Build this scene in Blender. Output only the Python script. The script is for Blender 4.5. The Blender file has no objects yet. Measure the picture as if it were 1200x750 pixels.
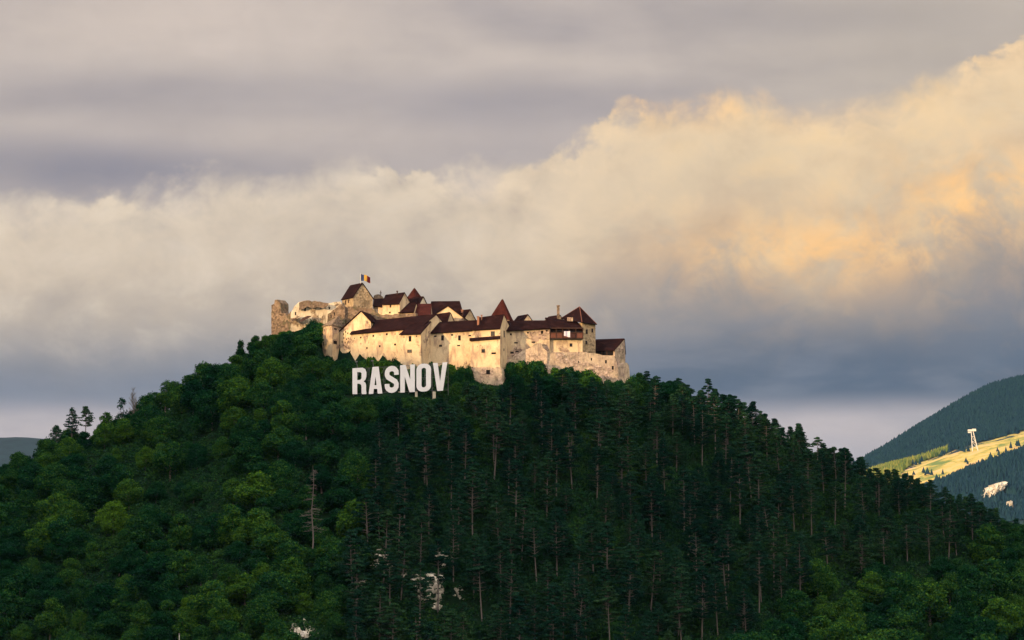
import bpy, bmesh, math, random
import numpy as np
from mathutils import Vector

random.seed(7)
RNG = np.random.default_rng(11)
C = bpy.context.scene.collection
scene = bpy.context.scene
R = math.radians

# ------------------------------------------------------------------ camera
K = 0.0003                                  # metres per photo pixel at 1 m
PITCH = math.atan(0.1155)
cam_d = bpy.data.cameras.new('camera'); cam = bpy.data.objects.new('camera', cam_d); C.objects.link(cam)
cam.location = (0, 0, 0); cam.rotation_euler = (math.pi/2 + PITCH, 0, 0)
cam_d.sensor_width = 36; cam_d.lens = 100; cam_d.clip_start = 1; cam_d.clip_end = 60000
scene.camera = cam
scene.view_settings.view_transform = 'Standard'; scene.view_settings.look = 'None'
scene.view_settings.gamma = 1; scene.view_settings.exposure = 0.5
try: scene.view_settings.use_curve_mapping = False
except Exception: pass
scene.cycles.max_bounces = 5; scene.cycles.diffuse_bounces = 1; scene.cycles.volume_bounces = 1; scene.cycles.transparent_max_bounces = 8

# ------------------------------------------------------------------ sun and sky
SUN_EL = R(9); SUN_AZ = R(225)             # azimuth clockwise from +Y: behind the camera, to its left
sd = Vector((math.sin(SUN_AZ)*math.cos(SUN_EL), math.cos(SUN_AZ)*math.cos(SUN_EL), math.sin(SUN_EL)))
sun_d = bpy.data.lights.new('sun', 'SUN'); sun = bpy.data.objects.new('sun', sun_d); C.objects.link(sun)
sun_d.energy = 4.4; sun_d.angle = R(0.5); sun_d.color = (1.0, 0.66, 0.34)
sun.rotation_euler = (-sd).to_track_quat('-Z', 'Y').to_euler(); sun.location = sd*2000

def srgb(r, g, b):
    f = lambda c: (c/255/12.92) if c/255 <= 0.04045 else ((c/255+0.055)/1.055)**2.4
    return (f(r), f(g), f(b), 1)

class NT:
    """tiny node-tree helper"""
    def __init__(s, nt): s.t = nt; nt.nodes.clear()
    def n(s, typ, **kw):
        nd = s.t.nodes.new(typ)
        ins = kw.pop('ins', {})
        for k, v in kw.items(): setattr(nd, k, v)
        for k, v in ins.items(): s.put(nd, k, v)
        return nd
    def put(s, nd, k, v):
        if isinstance(v, bpy.types.NodeSocket): s.t.links.new(v, nd.inputs[k])
        else: nd.inputs[k].default_value = v
    def m(s, op, a, b=None, c=None, clamp=False):
        nd = s.n('ShaderNodeMath', operation=op, use_clamp=clamp)
        s.put(nd, 0, a)
        if b is not None: s.put(nd, 1, b)
        if c is not None: s.put(nd, 2, c)
        return nd.outputs[0]
    def mix(s, f, a, b, mode='MIX'):
        nd = s.n('ShaderNodeMix', data_type='RGBA', blend_type=mode)
        s.put(nd, 0, f); s.put(nd, 6, a); s.put(nd, 7, b)
        return nd.outputs[2]
    def sm(s, x, lo, hi):
        nd = s.n('ShaderNodeMapRange', interpolation_type='SMOOTHSTEP')
        s.put(nd, 0, x); nd.inputs[1].default_value = lo; nd.inputs[2].default_value = hi
        nd.inputs[3].default_value = 0; nd.inputs[4].default_value = 1
        return nd.outputs[0]
    def ramp(s, x, stops, interp='LINEAR'):
        nd = s.n('ShaderNodeValToRGB'); s.put(nd, 0, x); cr = nd.color_ramp; cr.interpolation = interp
        while len(cr.elements) < len(stops): cr.elements.new(0.5)
        for e, (p, c) in zip(cr.elements, stops): e.position = p; e.color = c
        return nd.outputs[0]
    def noise(s, vec, scale, detail=4, rough=0.5, dist=0.0):
        nd = s.n('ShaderNodeTexNoise'); s.put(nd, 'Vector', vec)
        nd.inputs['Scale'].default_value = scale; nd.inputs['Detail'].default_value = detail
        nd.inputs['Roughness'].default_value = rough; nd.inputs['Distortion'].default_value = dist
        return nd.outputs[0]
    def vec(s, x, y, z=0.0):
        nd = s.n('ShaderNodeCombineXYZ'); s.put(nd, 0, x); s.put(nd, 1, y); s.put(nd, 2, z); return nd.outputs[0]

world = bpy.data.worlds.new('World'); scene.world = world; world.use_nodes = True
W = NT(world.node_tree)
tc = W.n('ShaderNodeTexCoord'); sep = W.n('ShaderNodeSeparateXYZ'); W.put(sep, 0, tc.outputs['Generated'])
dx, dy, dz = sep.outputs
az = W.m('ARCTAN2', dx, dy); el = W.m('ARCSINE', dz)
U = W.m('MULTIPLY', az, 10.0)               # view spans -1.8 .. 1.8
V = W.m('MULTIPLY', el, 10.0)               # view spans 0 .. 2.28
UV = W.vec(U, V)
sky = W.n('ShaderNodeTexSky', sky_type='NISHITA', sun_disc=False, sun_elevation=SUN_EL, sun_rotation=SUN_AZ)
sky.air_density = 1.0; sky.dust_density = 2.0
# stretched streaky noise for the flat cloud deck
stw = W.noise(W.vec(W.m('MULTIPLY', U, 0.45), W.m('MULTIPLY', V, 1.5)), 1.25, 3, 0.45, 0.3)
stw2 = W.noise(W.vec(W.m('MULTIPLY', U, 0.8), W.m('MULTIPLY', V, 2.6), 4.0), 2.6, 4, 0.5, 0.2)
big = W.noise(W.vec(U, V, 2.0), 1.3, 5, 0.55, 0.4)
fine = W.noise(W.vec(U, V, 7.0), 5.5, 6, 0.6, 0.5)
puff = W.noise(W.vec(U, W.m('MULTIPLY', V, 1.3), 11.0), 3.3, 7, 0.58, 0.25)
# upper deck: grey lilac, darker bluish streaks
deck = W.ramp(W.m('ADD', W.m('MULTIPLY', stw, 0.72), W.m('MULTIPLY', stw2, 0.28)),
              [(0.34, srgb(160, 152, 154)), (0.45, srgb(183, 171, 166)), (0.55, srgb(199, 185, 176)), (0.66, srgb(212, 196, 185))])
# darker belt just above the bank's crest on the left half
def gauss2(u0, v0, su, sv, amp):
    a = W.m('POWER', W.m('DIVIDE', W.m('SUBTRACT', U, u0), su), 2.0)
    b = W.m('POWER', W.m('DIVIDE', W.m('SUBTRACT', V, v0), sv), 2.0)
    return W.m('MULTIPLY', W.m('EXPONENT', W.m('MULTIPLY', W.m('ADD', a, b), -1.0)), amp)
nb = W.m('ADD', W.m('MULTIPLY', fine, 0.5), 0.75)
dk = W.m('ADD', gauss2(-1.5, 1.66, 0.75, 0.13, 0.85), gauss2(0.0, 1.80, 0.42, 0.14, 0.5))
dk = W.m('ADD', dk, gauss2(-0.9, 1.93, 1.5, 0.10, 0.35))
dk = W.m('ADD', dk, gauss2(1.3, 2.20, 0.6, 0.08, 0.5))
dk = W.m('MULTIPLY', dk, nb, clamp=True)
deck = W.mix(dk, deck, srgb(134, 131, 144))
lt = W.m('MULTIPLY', W.m('ADD', gauss2(-1.25, 2.25, 0.9, 0.16, 0.6), gauss2(-0.6, 1.80, 1.1, 0.07, 0.45)), nb, clamp=True)
deck = W.mix(lt, deck, srgb(208, 192, 181))
deck = W.mix(W.m('MULTIPLY', W.sm(U, 0.2, 1.6), 0.6), deck, srgb(192, 178, 162))
# the bank of cloud, crest height by azimuth
def curve(x, pts, lo, hi):
    nd = W.n('ShaderNodeFloatCurve'); cv = nd.mapping.curves[0]
    xs = W.m('DIVIDE', W.m('SUBTRACT', x, pts[0][0]), pts[-1][0]-pts[0][0], clamp=True)
    while len(cv.points) < len(pts): cv.points.new(0.5, 0.5)
    for p, (a, b) in zip(cv.points, pts): p.location = ((a-pts[0][0])/(pts[-1][0]-pts[0][0]), (b-lo)/(hi-lo)); p.handle_type = 'AUTO'
    nd.mapping.update(); W.put(nd, 1, xs)
    return W.m('ADD', W.m('MULTIPLY', nd.outputs[0], hi-lo), lo)
crest_px = [(-400, 330), (-150, 262), (0, 240), (100, 234), (200, 224), (275, 203), (325, 212), (380, 193), (450, 190), (550, 198), (650, 184),
            (700, 148), (780, 112), (835, 103), (895, 100), (985, 126), (1060, 112), (1120, 85), (1200, 52), (1400, 0), (1800, -60)]
crest = curve(U, [((px-600)*.003, (760-py)*.003) for px, py in crest_px], 1.0, 2.6)
rel2 = W.noise(W.vec(W.m('ADD', U, 0.07), W.m('SUBTRACT', W.m('MULTIPLY', V, 1.3), 0.09), 11.0), 3.3, 7, 0.58, 0.25)
relief = W.m('MULTIPLY', W.m('SUBTRACT', rel2, puff), 1.0)
edge = W.m('ADD', W.m('MULTIPLY', W.m('SUBTRACT', puff, 0.5), 0.34), W.m('MULTIPLY', W.m('SUBTRACT', fine, 0.5), 0.17))
S = W.m('SUBTRACT', W.m('ADD', crest, edge), V)         # depth below crest
bw = W.m('ADD', 0.022, W.m('MULTIPLY', W.sm(big, 0.45, 0.62), 0.13))
bank = W.sm(W.m('DIVIDE', S, bw), -0.3, 1.0)
Ss = W.m('ADD', S, W.m('MULTIPLY', W.m('SUBTRACT', big, 0.5), 0.55))
Ss2 = W.m('DIVIDE', W.m('ADD', Ss, 0.1), 1.5)
left = W.ramp(Ss2, [(0.0, srgb(212, 194, 174)), (0.12, srgb(222, 203, 180)), (0.28, srgb(208, 190, 170)), (0.42, srgb(188, 174, 161)), (0.56, srgb(166, 156, 151)), (0.74, srgb(138, 140, 150))])
right = W.ramp(Ss2, [(0.0, srgb(222, 192, 158)), (0.12, srgb(234, 205, 166)), (0.27, srgb(228, 202, 166)), (0.40, srgb(206, 182, 154)), (0.52, srgb(158, 147, 140)), (0.64, srgb(128, 127, 134)), (0.85, srgb(104, 112, 128))])
bankc = W.mix(W.sm(U, -0.6, 1.1), left, right)
# warm glow patches inside the bank on the right, cooler billow shadows
glow = W.m('MULTIPLY', W.m('ADD', W.m('ADD', gauss2(1.05, 1.38, 0.5, 0.13, 0.9), gauss2(1.65, 1.56, 0.35, 0.16, 1.0)), gauss2(0.6, 1.92, 0.55, 0.07, 0.9)), W.sm(fine, 0.32, 0.62), clamp=True)
bankc = W.mix(glow, bankc, srgb(255, 200, 132))
shd = W.m('MULTIPLY', W.sm(puff, 0.50, 0.68), 0.30)
bankc = W.mix(shd, bankc, W.mix(W.sm(U, 0.2, 1.4), srgb(160, 150, 144), srgb(186, 160, 134)))
hi_ = W.m('MULTIPLY', W.m('MULTIPLY', W.sm(S, 0.0, 0.05), W.m('SUBTRACT', 1.0, W.sm(S, 0.06, 0.22))), W.m('MULTIPLY', W.sm(fine, 0.4, 0.65), 0.55))
bankc = W.mix(hi_, bankc, W.mix(W.sm(U, -0.5, 0.8), srgb(228, 210, 188), srgb(255, 218, 168)))
rl = W.m('MULTIPLY', W.m('SUBTRACT', 1.0, W.sm(S, 0.5, 1.0)), relief)
bankc = W.mix(W.m('MULTIPLY', rl, 1.5, clamp=True), bankc, W.mix(W.sm(U, -0.4, 0.9), srgb(150, 141, 138), srgb(176, 150, 128)))
bankc = W.mix(W.m('MULTIPLY', rl, -2.0, clamp=True), bankc, W.mix(W.sm(U, -0.4, 0.9), srgb(238, 220, 198), srgb(255, 216, 160)))
# below the bank: blue grey rain belt and the pale strip at the skyline
blue = W.mix(W.sm(U, -1.4, 1.2), srgb(112, 120, 138), srgb(76, 91, 115))
low = W.ramp(W.m('DIVIDE', W.m('ADD', V, W.m('MULTIPLY', W.m('SUBTRACT', stw2, 0.5), 0.22)), 1.5),
             [(0.38, srgb(160, 160, 172)), (0.50, srgb(188, 178, 180)), (0.575, srgb(160, 156, 164)), (0.63, srgb(118, 126, 140)), (1.0, srgb(118, 126, 140))])
low = W.mix(W.m('MULTIPLY', W.sm(V, 0.79, 0.92), 0.95), low, blue)
low = W.mix(W.m('MULTIPLY', W.sm(stw2, 0.45, 0.7), 0.3), low, srgb(150, 150, 160))
wl = W.m('SUBTRACT', 1.0, W.sm(W.m('ADD', V, W.m('MULTIPLY', W.m('SUBTRACT', big, 0.5), 0.35)), 0.86, 1.22))
bankc = W.mix(wl, bankc, low)
col = W.mix(bank, deck, bankc)
mott = W.m('ADD', 0.93, W.m('MULTIPLY', fine, 0.14))
col = W.mix(1.0, col, W.vec(mott, mott, mott), 'MULTIPLY')
# the deck brightens towards the zenith and towards the sun's side of the sky
zen = W.m('ADD', 1.0, W.m('MULTIPLY', W.sm(dz, 0.26, 0.95), 1.6))
bk = W.m('ADD', 1.0, W.m('MULTIPLY', W.sm(W.m('MULTIPLY', dy, -1.0), -0.35, 0.8), 2.2))
amp = W.m('MULTIPLY', W.m('MULTIPLY', zen, bk), 7.3)
tint = W.mix(W.sm(dz, 0.26, 0.8), (1, 1, 1, 1), (0.93, 1.0, 1.12, 1))
col = W.mix(1.0, col, tint, 'MULTIPLY')
col = W.mix(1.0, col, W.vec(amp, amp, amp), 'MULTIPLY')
col = W.mix(0.03, col, sky.outputs[0])
bg = W.n('ShaderNodeBackground'); W.put(bg, 0, col); bg.inputs[1].default_value = 0.1
wo = W.n('ShaderNodeOutputWorld'); W.put(wo, 0, bg.outputs[0])

# ------------------------------------------------------------------ geometry helpers
cP, sP = math.cos(PITCH), math.sin(PITCH)
def at(px, py, Y):
    cx, cy = (px-600)*K, (375-py)*K
    d = Vector((cx, cP-cy*sP, sP+cy*cP))
    return d*(Y/d.y)
def proj(x, y, z):
    f = y*cP+z*sP; u = -y*sP+z*cP
    return 600+x/f/K, 375-u/f/K

def newmesh(name, verts, faces, mats, midx=None):
    me = bpy.data.meshes.new(name); me.from_pydata([tuple(v) for v in verts], [], faces)
    for m in (mats if isinstance(mats, (list, tuple)) else [mats]): me.materials.append(m)
    if midx is not None: me.polygons.foreach_set('material_index', midx)
    me.update(); return me
def link(name, me, parent=None, loc=(0, 0, 0)):
    o = bpy.data.objects.new(name, me); C.objects.link(o); o.location = loc
    if parent is not None: o.parent = parent
    return o
def thing(name, label, cat, loc=(0, 0, 0), group=None):
    o = bpy.data.objects.new(name, None); C.objects.link(o); o.location = loc; o.empty_display_size = 1
    o['label'] = label; o['category'] = cat; o['kind'] = 'thing'
    if group: o['group'] = group
    return o
def tag(o, label, cat, group=None):
    o['label'] = label; o['category'] = cat; o['kind'] = 'thing'
    if group: o['group'] = group
    return o
def struct(o): o['kind'] = 'structure'; return o
def part(name, root, verts, faces, mat, sub=None, midx=None):
    """world-space verts become a child mesh of root (or of the part sub)"""
    o0 = root.location
    me = newmesh(name, [Vector(v)-o0 for v in verts], faces, mat, midx)
    return link(name, me, sub or root)
class MB:
    def __init__(s): s.v = []; s.f = []
    def add(s, vs, fs):
        n = len(s.v); s.v += [Vector(v) for v in vs]; s.f += [tuple(i+n for i in f) for f in fs]
    def hexa(s, a, b):                       # a, b: matching quads
        s.add(list(a)+list(b), [(0, 1, 2, 3), (7, 6, 5, 4), (0, 4, 5, 1), (1, 5, 6, 2), (2, 6, 7, 3), (3, 7, 4, 0)])
    def prism(s, pts, off):
        n = len(pts); off = Vector(off)
        s.add([Vector(p) for p in pts]+[Vector(p)+off for p in pts],
              [tuple(range(n)), tuple(range(2*n-1, n-1, -1))]+[(i, i+n, (i+1) % n+n, (i+1) % n) for i in range(n)])
    def bar(s, p, q, r, r2=None, k=6):
        p, q = Vector(p), Vector(q); d = (q-p); 
        if d.length < 1e-6: return
        d.normalize(); a = d.orthogonal().normalized(); b = d.cross(a); r2 = r if r2 is None else r2
        vs = [p+(a*math.cos(t)+b*math.sin(t))*r for t in [2*math.pi*i/k for i in range(k)]] + \
             [q+(a*math.cos(t)+b*math.sin(t))*r2 for t in [2*math.pi*i/k for i in range(k)]]
        s.add(vs, [(i, (i+1) % k, (i+1) % k+k, i+k) for i in range(k)]+[tuple(range(k-1, -1, -1)), tuple(range(k, 2*k))])
    def box(s, c, hx, hy, hz):
        c = Vector(c)
        q = lambda z: [c+Vector((-hx, -hy, z)), c+Vector((hx, -hy, z)), c+Vector((hx, hy, z)), c+Vector((-hx, hy, z))]
        s.hexa(q(-hz), q(hz))
    def part(s, name, root, mat, sub=None): return part(name, root, s.v, s.f, mat, sub)

# ------------------------------------------------------------------ materials
def mat(name):
    m = bpy.data.materials.new(name); m.use_nodes = True; return m, NT(m.node_tree)
def finish(t, col, rough=0.9, bump=None, bs=0.3, bd=0.1, spec=0.2, trans=None):
    b = t.n('ShaderNodeBsdfPrincipled'); t.put(b, 'Base Color', col); t.put(b, 'Roughness', rough)
    b.inputs['Specular IOR Level'].default_value = spec
    if bump is not None:
        bn = t.n('ShaderNodeBump'); t.put(bn, 'Height', bump); bn.inputs['Strength'].default_value = bs; bn.inputs['Distance'].default_value = bd
        t.put(b, 'Normal', bn.outputs[0])
    out = t.n('ShaderNodeOutputMaterial')
    if trans is not None:
        tr = t.n('ShaderNodeBsdfTranslucent'); t.put(tr, 0, trans)
        mx = t.n('ShaderNodeMixShader'); mx.inputs[0].default_value = 0.13; t.put(mx, 1, b.outputs[0]); t.put(mx, 2, tr.outputs[0])
        t.put(out, 0, mx.outputs[0])
    else: t.put(out, 0, b.outputs[0])
def simple(name, c, rough=0.8, var=0.15, sc=1.5):
    m, t = mat(name); g = t.n('ShaderNodeNewGeometry').outputs['Position']
    n = t.noise(g, sc, 4, 0.6)
    finish(t, t.mix(n, tuple(x*(1-var) for x in c[:3])+(1,), tuple(min(1, x*(1+var)) for x in c[:3])+(1,)), rough); return m

def masonry(name, a, b, dirt, stone, stone_lo, stone_hi, bs=0.5, green=0.0):
    """weathered plaster a/b with dirt streaks; patches of bare stone where noise passes stone_lo..hi"""
    m, t = mat(name); g = t.n('ShaderNodeNewGeometry').outputs['Position']
    mp = t.n('ShaderNodeMapping'); t.put(mp, 'Vector', g); mp.inputs['Scale'].default_value = (1, 1, 0.35)
    st = t.noise(mp.outputs[0], 0.55, 6, 0.65, 0.4)
    n1 = t.noise(g, 0.22, 5, 0.6); n2 = t.noise(g, 1.6, 5, 0.7)
    c = t.mix(t.sm(n1, 0.35, 0.65), a, b)
    c = t.mix(t.m('MULTIPLY', t.sm(st, 0.46, 0.68), 0.85), c, dirt)
    vo = t.n('ShaderNodeTexVoronoi'); t.put(vo, 'Vector', g); vo.inputs['Scale'].default_value = 1.5
    vs = t.mix(vo.outputs['Color'], tuple(x*0.6 for x in stone[:3])+(1,), tuple(min(1, x*1.35) for x in stone[:3])+(1,))
    vn = t.n('ShaderNodeSeparateColor'); t.put(vn, 0, vo.outputs['Color'])
    vs = t.mix(vn.outputs[0], tuple(x*0.5 for x in stone[:3])+(1,), tuple(min(1, x*1.45) for x in stone[:3])+(1,))
    n3 = t.noise(g, 0.16, 6, 0.68, 0.3)
    k = t.sm(n3, stone_lo, stone_hi)
    c = t.mix(k, c, vs)
    if green > 0:
        c = t.mix(t.m('MULTIPLY', t.sm(t.noise(g, 0.33, 5, 0.7, 0.5), 0.52, 0.66), green), c, (0.05, 0.085, 0.03, 1))
    fl = t.m('ADD', 0.8, t.m('MULTIPLY', n2, 0.4)); c = t.mix(1.0, c, t.vec(fl, fl, fl), 'MULTIPLY')
    finish(t, c, 0.95, t.m('ADD', n2, t.m('MULTIPLY', vo.outputs['Distance'], k)), bs, 0.25, 0.1); return m

M = {}
M['plaster'] = masonry('lime_plaster', (0.64, 0.50, 0.30, 1), (0.55, 0.40, 0.23, 1), (0.29, 0.20, 0.14, 1), (0.28, 0.20, 0.14, 1), 0.555, 0.62)
M['plaster_worn'] = masonry('worn_plaster', (0.58, 0.45, 0.27, 1), (0.47, 0.345, 0.20, 1), (0.24, 0.17, 0.125, 1), (0.29, 0.205, 0.15, 1), 0.46, 0.58, 0.7)
M['white_plaster'] = masonry('pale_plaster', (0.66, 0.57, 0.40, 1), (0.58, 0.48, 0.33, 1), (0.26, 0.20, 0.13, 1), (0.26, 0.19, 0.12, 1), 0.52, 0.58, 0.7)
M['yellow_stone'] = masonry('yellow_stonework', (0.46, 0.35, 0.20, 1), (0.36, 0.265, 0.15, 1), (0.22, 0.155, 0.10, 1), (0.30, 0.22, 0.13, 1), 0.40, 0.55, 0.8, 0.15)
M['rubble'] = masonry('rubble_stone', (0.58, 0.45, 0.30, 1), (0.44, 0.33, 0.22, 1), (0.20, 0.15, 0.115, 1), (0.38, 0.28, 0.21, 1), 0.44, 0.62, 1.0, 0.3)
M['dark_rubble'] = masonry('dark_rubble_stone', (0.24, 0.165, 0.11, 1), (0.16, 0.11, 0.075, 1), (0.07, 0.05, 0.038, 1), (0.17, 0.12, 0.08, 1), 0.36, 0.5, 1.0, 0.4)
M['limestone'] = masonry('limestone', (0.64, 0.59, 0.46, 1), (0.48, 0.43, 0.34, 1), (0.16, 0.14, 0.11, 1), (0.5, 0.46, 0.4, 1), 0.55, 0.65, 1.0, 0.6)
def roofmat(name, c0, c1, c2):
    m, t = mat(name); g = t.n('ShaderNodeNewGeometry').outputs['Position']
    wv = t.n('ShaderNodeTexWave', wave_type='BANDS', bands_direction='Z'); t.put(wv, 'Vector', g); wv.inputs['Scale'].default_value = 1.1; wv.inputs['Distortion'].default_value = 0.6
    n = t.noise(g, 0.5, 5, 0.7); n2 = t.noise(g, 2.6, 3, 0.7)
    c = t.ramp(t.m('ADD', t.m('MULTIPLY', n, 0.6), t.m('MULTIPLY', n2, 0.4)), [(0.3, c0), (0.5, c1), (0.7, c2)])
    finish(t, c, 0.95, t.m('ADD', wv.outputs[0], n2), 0.5, 0.08, 0.03); return m
M['roof'] = roofmat('dark_tile_roof', (0.005, 0.002, 0.002, 1), (0.013, 0.005, 0.005, 1), (0.038, 0.015, 0.012, 1))
M['roof_red'] = roofmat('red_tile_roof', (0.018, 0.006, 0.005, 1), (0.040, 0.011, 0.009, 1), (0.075, 0.023, 0.017, 1))
M['timber'] = simple('dark_timber', (0.045, 0.022, 0.015, 1), 0.9, 0.4)
M['timber_red'] = simple('brown_planks', (0.12, 0.045, 0.028, 1), 0.9, 0.4)
M['dark'] = simple('opening_shade', (0.008, 0.006, 0.006, 1), 1.0, 0.2)  # near-black colour puts the shade of openings into solid blocks
M['glass'] = simple('window_glass', (0.012, 0.013, 0.016, 1), 0.25, 0.2)
M['brick'] = simple('red_brick', (0.26, 0.12, 0.07, 1), 0.9, 0.35)
M['letter'] = simple('letter_white_paint', (0.76, 0.735, 0.69, 1), 0.6, 0.12, 0.5)
M['steel'] = simple('grey_steel', (0.13, 0.125, 0.12, 1), 0.6, 0.2)
M['post'] = simple('concrete_post', (0.48, 0.42, 0.30, 1), 0.9, 0.15)
M['cloth'] = simple('pale_cloth', (0.55, 0.5, 0.55, 1), 0.9, 0.15)
M['flag_blue'] = simple('blue_cloth', (0.02, 0.035, 0.10, 1), 0.8, 0.1)
M['flag_yellow'] = simple('yellow_cloth', (0.33, 0.20, 0.03, 1), 0.8, 0.1)
M['flag_red'] = simple('red_cloth', (0.16, 0.015, 0.02, 1), 0.8, 0.1)
M['bark'] = simple('pine_bark', (0.125, 0.105, 0.09, 1), 0.95, 0.35, 2.0)
M['bark_grey'] = simple('grey_bark', (0.13, 0.105, 0.085, 1), 0.95, 0.3, 2.0)
M['white_metal'] = simple('white_painted_metal', (0.55, 0.52, 0.46, 1), 0.5, 0.05)

def foliage(name, dark, mid, light, tr=0.22, patch=0.35):  # colour varies leaf by leaf, clump by clump, tree by tree and stand by stand
    m, t = mat(name); oi = t.n('ShaderNodeObjectInfo'); tcx = t.n('ShaderNodeTexCoord').outputs['Object']
    g = t.n('ShaderNodeNewGeometry')
    n = t.noise(tcx, patch, 3, 0.6); nf = t.noise(tcx, 2.2, 2, 0.6)
    isl = g.outputs['Random Per Island']
    x = t.m('ADD', t.m('MULTIPLY', oi.outputs['Random'], 0.26), t.m('MULTIPLY', n, 0.26))
    x = t.m('ADD', x, t.m('MULTIPLY', t.m('SUBTRACT', t.noise(g.outputs['Position'], 0.028, 2, 0.5), 0.35), 0.45))
    x = t.m('ADD', x, t.m('MULTIPLY', nf, 0.12)); x = t.m('ADD', x, t.m('MULTIPLY', isl, 0.32))
    c = t.ramp(x, [(0.28, dark), (0.55, mid), (0.86, light)])
    finish(t, c, 0.9, spec=0.0, trans=c); return m
M['leaf'] = foliage('broadleaf_foliage', (0.002, 0.016, 0.009, 1), (0.008, 0.046, 0.016, 1), (0.070, 0.150, 0.010, 1))
M['leaf_low'] = foliage('undergrowth_foliage', (0.003, 0.016, 0.009, 1), (0.008, 0.036, 0.015, 1), (0.038, 0.090, 0.012, 1), patch=0.12)
M['needle'] = foliage('pine_needles', (0.002, 0.013, 0.009, 1), (0.006, 0.031, 0.019, 1), (0.034, 0.074, 0.022, 1))
M['dry'] = foliage('dry_twigs', (0.05, 0.035, 0.025, 1), (0.08, 0.055, 0.04, 1), (0.11, 0.08, 0.06, 1))
M['far_leaf'] = foliage('distant_sunlit_trees', (0.03, 0.07, 0.02, 1), (0.09, 0.13, 0.03, 1), (0.22, 0.21, 0.05, 1))  # sunlight is put into the yellow-green of these broadleaf trees
M['far_needle'] = foliage('distant_forest', (0.004, 0.017, 0.032, 1), (0.008, 0.027, 0.044, 1), (0.014, 0.040, 0.046, 1))  # cloud shade over the far forest is in this dark blue

m, t = mat('forest_soil'); g = t.n('ShaderNodeNewGeometry').outputs['Position']
finish(t, t.ramp(t.noise(g, 0.12, 6, 0.7), [(0.35, (0.003, 0.010, 0.006, 1)), (0.5, (0.006, 0.018, 0.008, 1)), (0.70, (0.014, 0.024, 0.010, 1))]), 1.0, t.noise(g, 0.8, 5, 0.7), 0.8, 0.5, spec=0.0); M['soil'] = m
m, t = mat('plain_fields'); g = t.n('ShaderNodeNewGeometry').outputs['Position']
finish(t, t.ramp(t.noise(g, 0.004, 5, 0.6), [(0.35, (0.03, 0.06, 0.02, 1)), (0.5, (0.06, 0.09, 0.03, 1)), (0.65, (0.11, 0.11, 0.05, 1))]), 1.0); M['plain'] = m
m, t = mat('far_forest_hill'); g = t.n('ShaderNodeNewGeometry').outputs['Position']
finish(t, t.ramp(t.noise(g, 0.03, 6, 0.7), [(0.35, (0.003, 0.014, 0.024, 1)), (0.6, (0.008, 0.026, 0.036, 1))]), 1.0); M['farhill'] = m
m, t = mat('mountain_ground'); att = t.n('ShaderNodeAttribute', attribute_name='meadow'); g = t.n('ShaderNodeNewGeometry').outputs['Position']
mead_lit = t.ramp(t.noise(g, 0.014, 8, 0.75, 0.8), [(0.40, (0.10, 0.15, 0.04, 1)), (0.5, (0.40, 0.31, 0.07, 1)), (0.62, (0.50, 0.34, 0.17, 1))])
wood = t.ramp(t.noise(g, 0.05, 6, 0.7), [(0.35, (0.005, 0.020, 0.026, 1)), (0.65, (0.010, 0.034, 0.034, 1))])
k = t.sm(t.m('ADD', att.outputs['Fac'], t.m('MULTIPLY', t.m('SUBTRACT', t.noise(g, 0.012, 6, 0.7), 0.5), 1.7)), 0.42, 0.52)  # meadow and wood colours have the sunlit band and cloud shade put in
finish(t, t.mix(k, wood, mead_lit), 1.0); M['mountain'] = m

# ------------------------------------------------------------------ terrain
YR = 930.0
ridge_tab = [(-1200, 700), (-700, 690), (-300, 640), (-100, 592), (0, 566), (60, 544), (130, 519), (190, 492), (250, 460), (290, 428), (318, 398), (340, 388), (376, 380), (420, 376), (480, 374),
             (560, 384), (620, 394), (680, 408), (710, 420), (740, 446), (800, 474), (870, 498), (950, 534), (1020, 570), (1100, 598), (1200, 636), (1350, 720), (1600, 770), (2200, 800)]
rx = np.array([at(p, q, YR).x for p, q in ridge_tab]); rz = np.array([at(p, q, YR).z for p, q in ridge_tab])
base_px = [300, 318, 341, 376, 377, 400, 411, 470, 502, 551, 556, 587, 600, 640, 700, 738, 752]
base_py = [300, 392, 391, 393, 424, 428, 429, 433, 434, 444, 450, 451, 438, 432, 446, 449, 400]
base_y = [930, 921, 917, 912, 903, 900, 899, 888, 888, 888, 884, 884, 890, 892, 898, 902, 905]
bx = np.array([at(p, q, Y).x for p, q, Y in zip(base_px, base_py, base_y)]); bz = np.array([at(p, q, Y).z for p, q, Y in zip(base_px, base_py, base_y)])
def hill(x, y):
    x = np.asarray(x, float); y = np.asarray(y, float)
    sx = sum(np.interp(x+o, rx, rz) for o in (-6, -3, 0, 3, 6))/5
    d = np.abs(YR-y); w = 18.0
    front = 0.68*(np.sqrt(d*d+w*w)-w)
    z = sx-front
    yf = np.interp(x, bx, base_y); zf = np.interp(x, bx, bz)
    cap = zf-.5*(yf-y)-.0015*np.clip(yf-y, 0, 99)**2+np.clip(np.maximum(bx[0]-x, x-bx[-1]), 0, 99)*2+np.clip(y-yf-5, 0, 99)*4
    z = np.minimum(z, cap)
    a = np.clip((d-45)/70, 0, 1)
    z = z+a*(2.6*np.sin(x*0.045+y*0.03+1.0)+1.7*np.sin(x*0.093-y*0.051)+1.0*np.sin(x*0.19+y*0.13+2))
    # soft floor of the valley
    fl = -26.0
    k = 14.0
    return fl+np.where(z-fl > 4*k, z-fl, k*np.log1p(np.exp(np.clip((z-fl)/k, -30, 30))))-0.0
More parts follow.
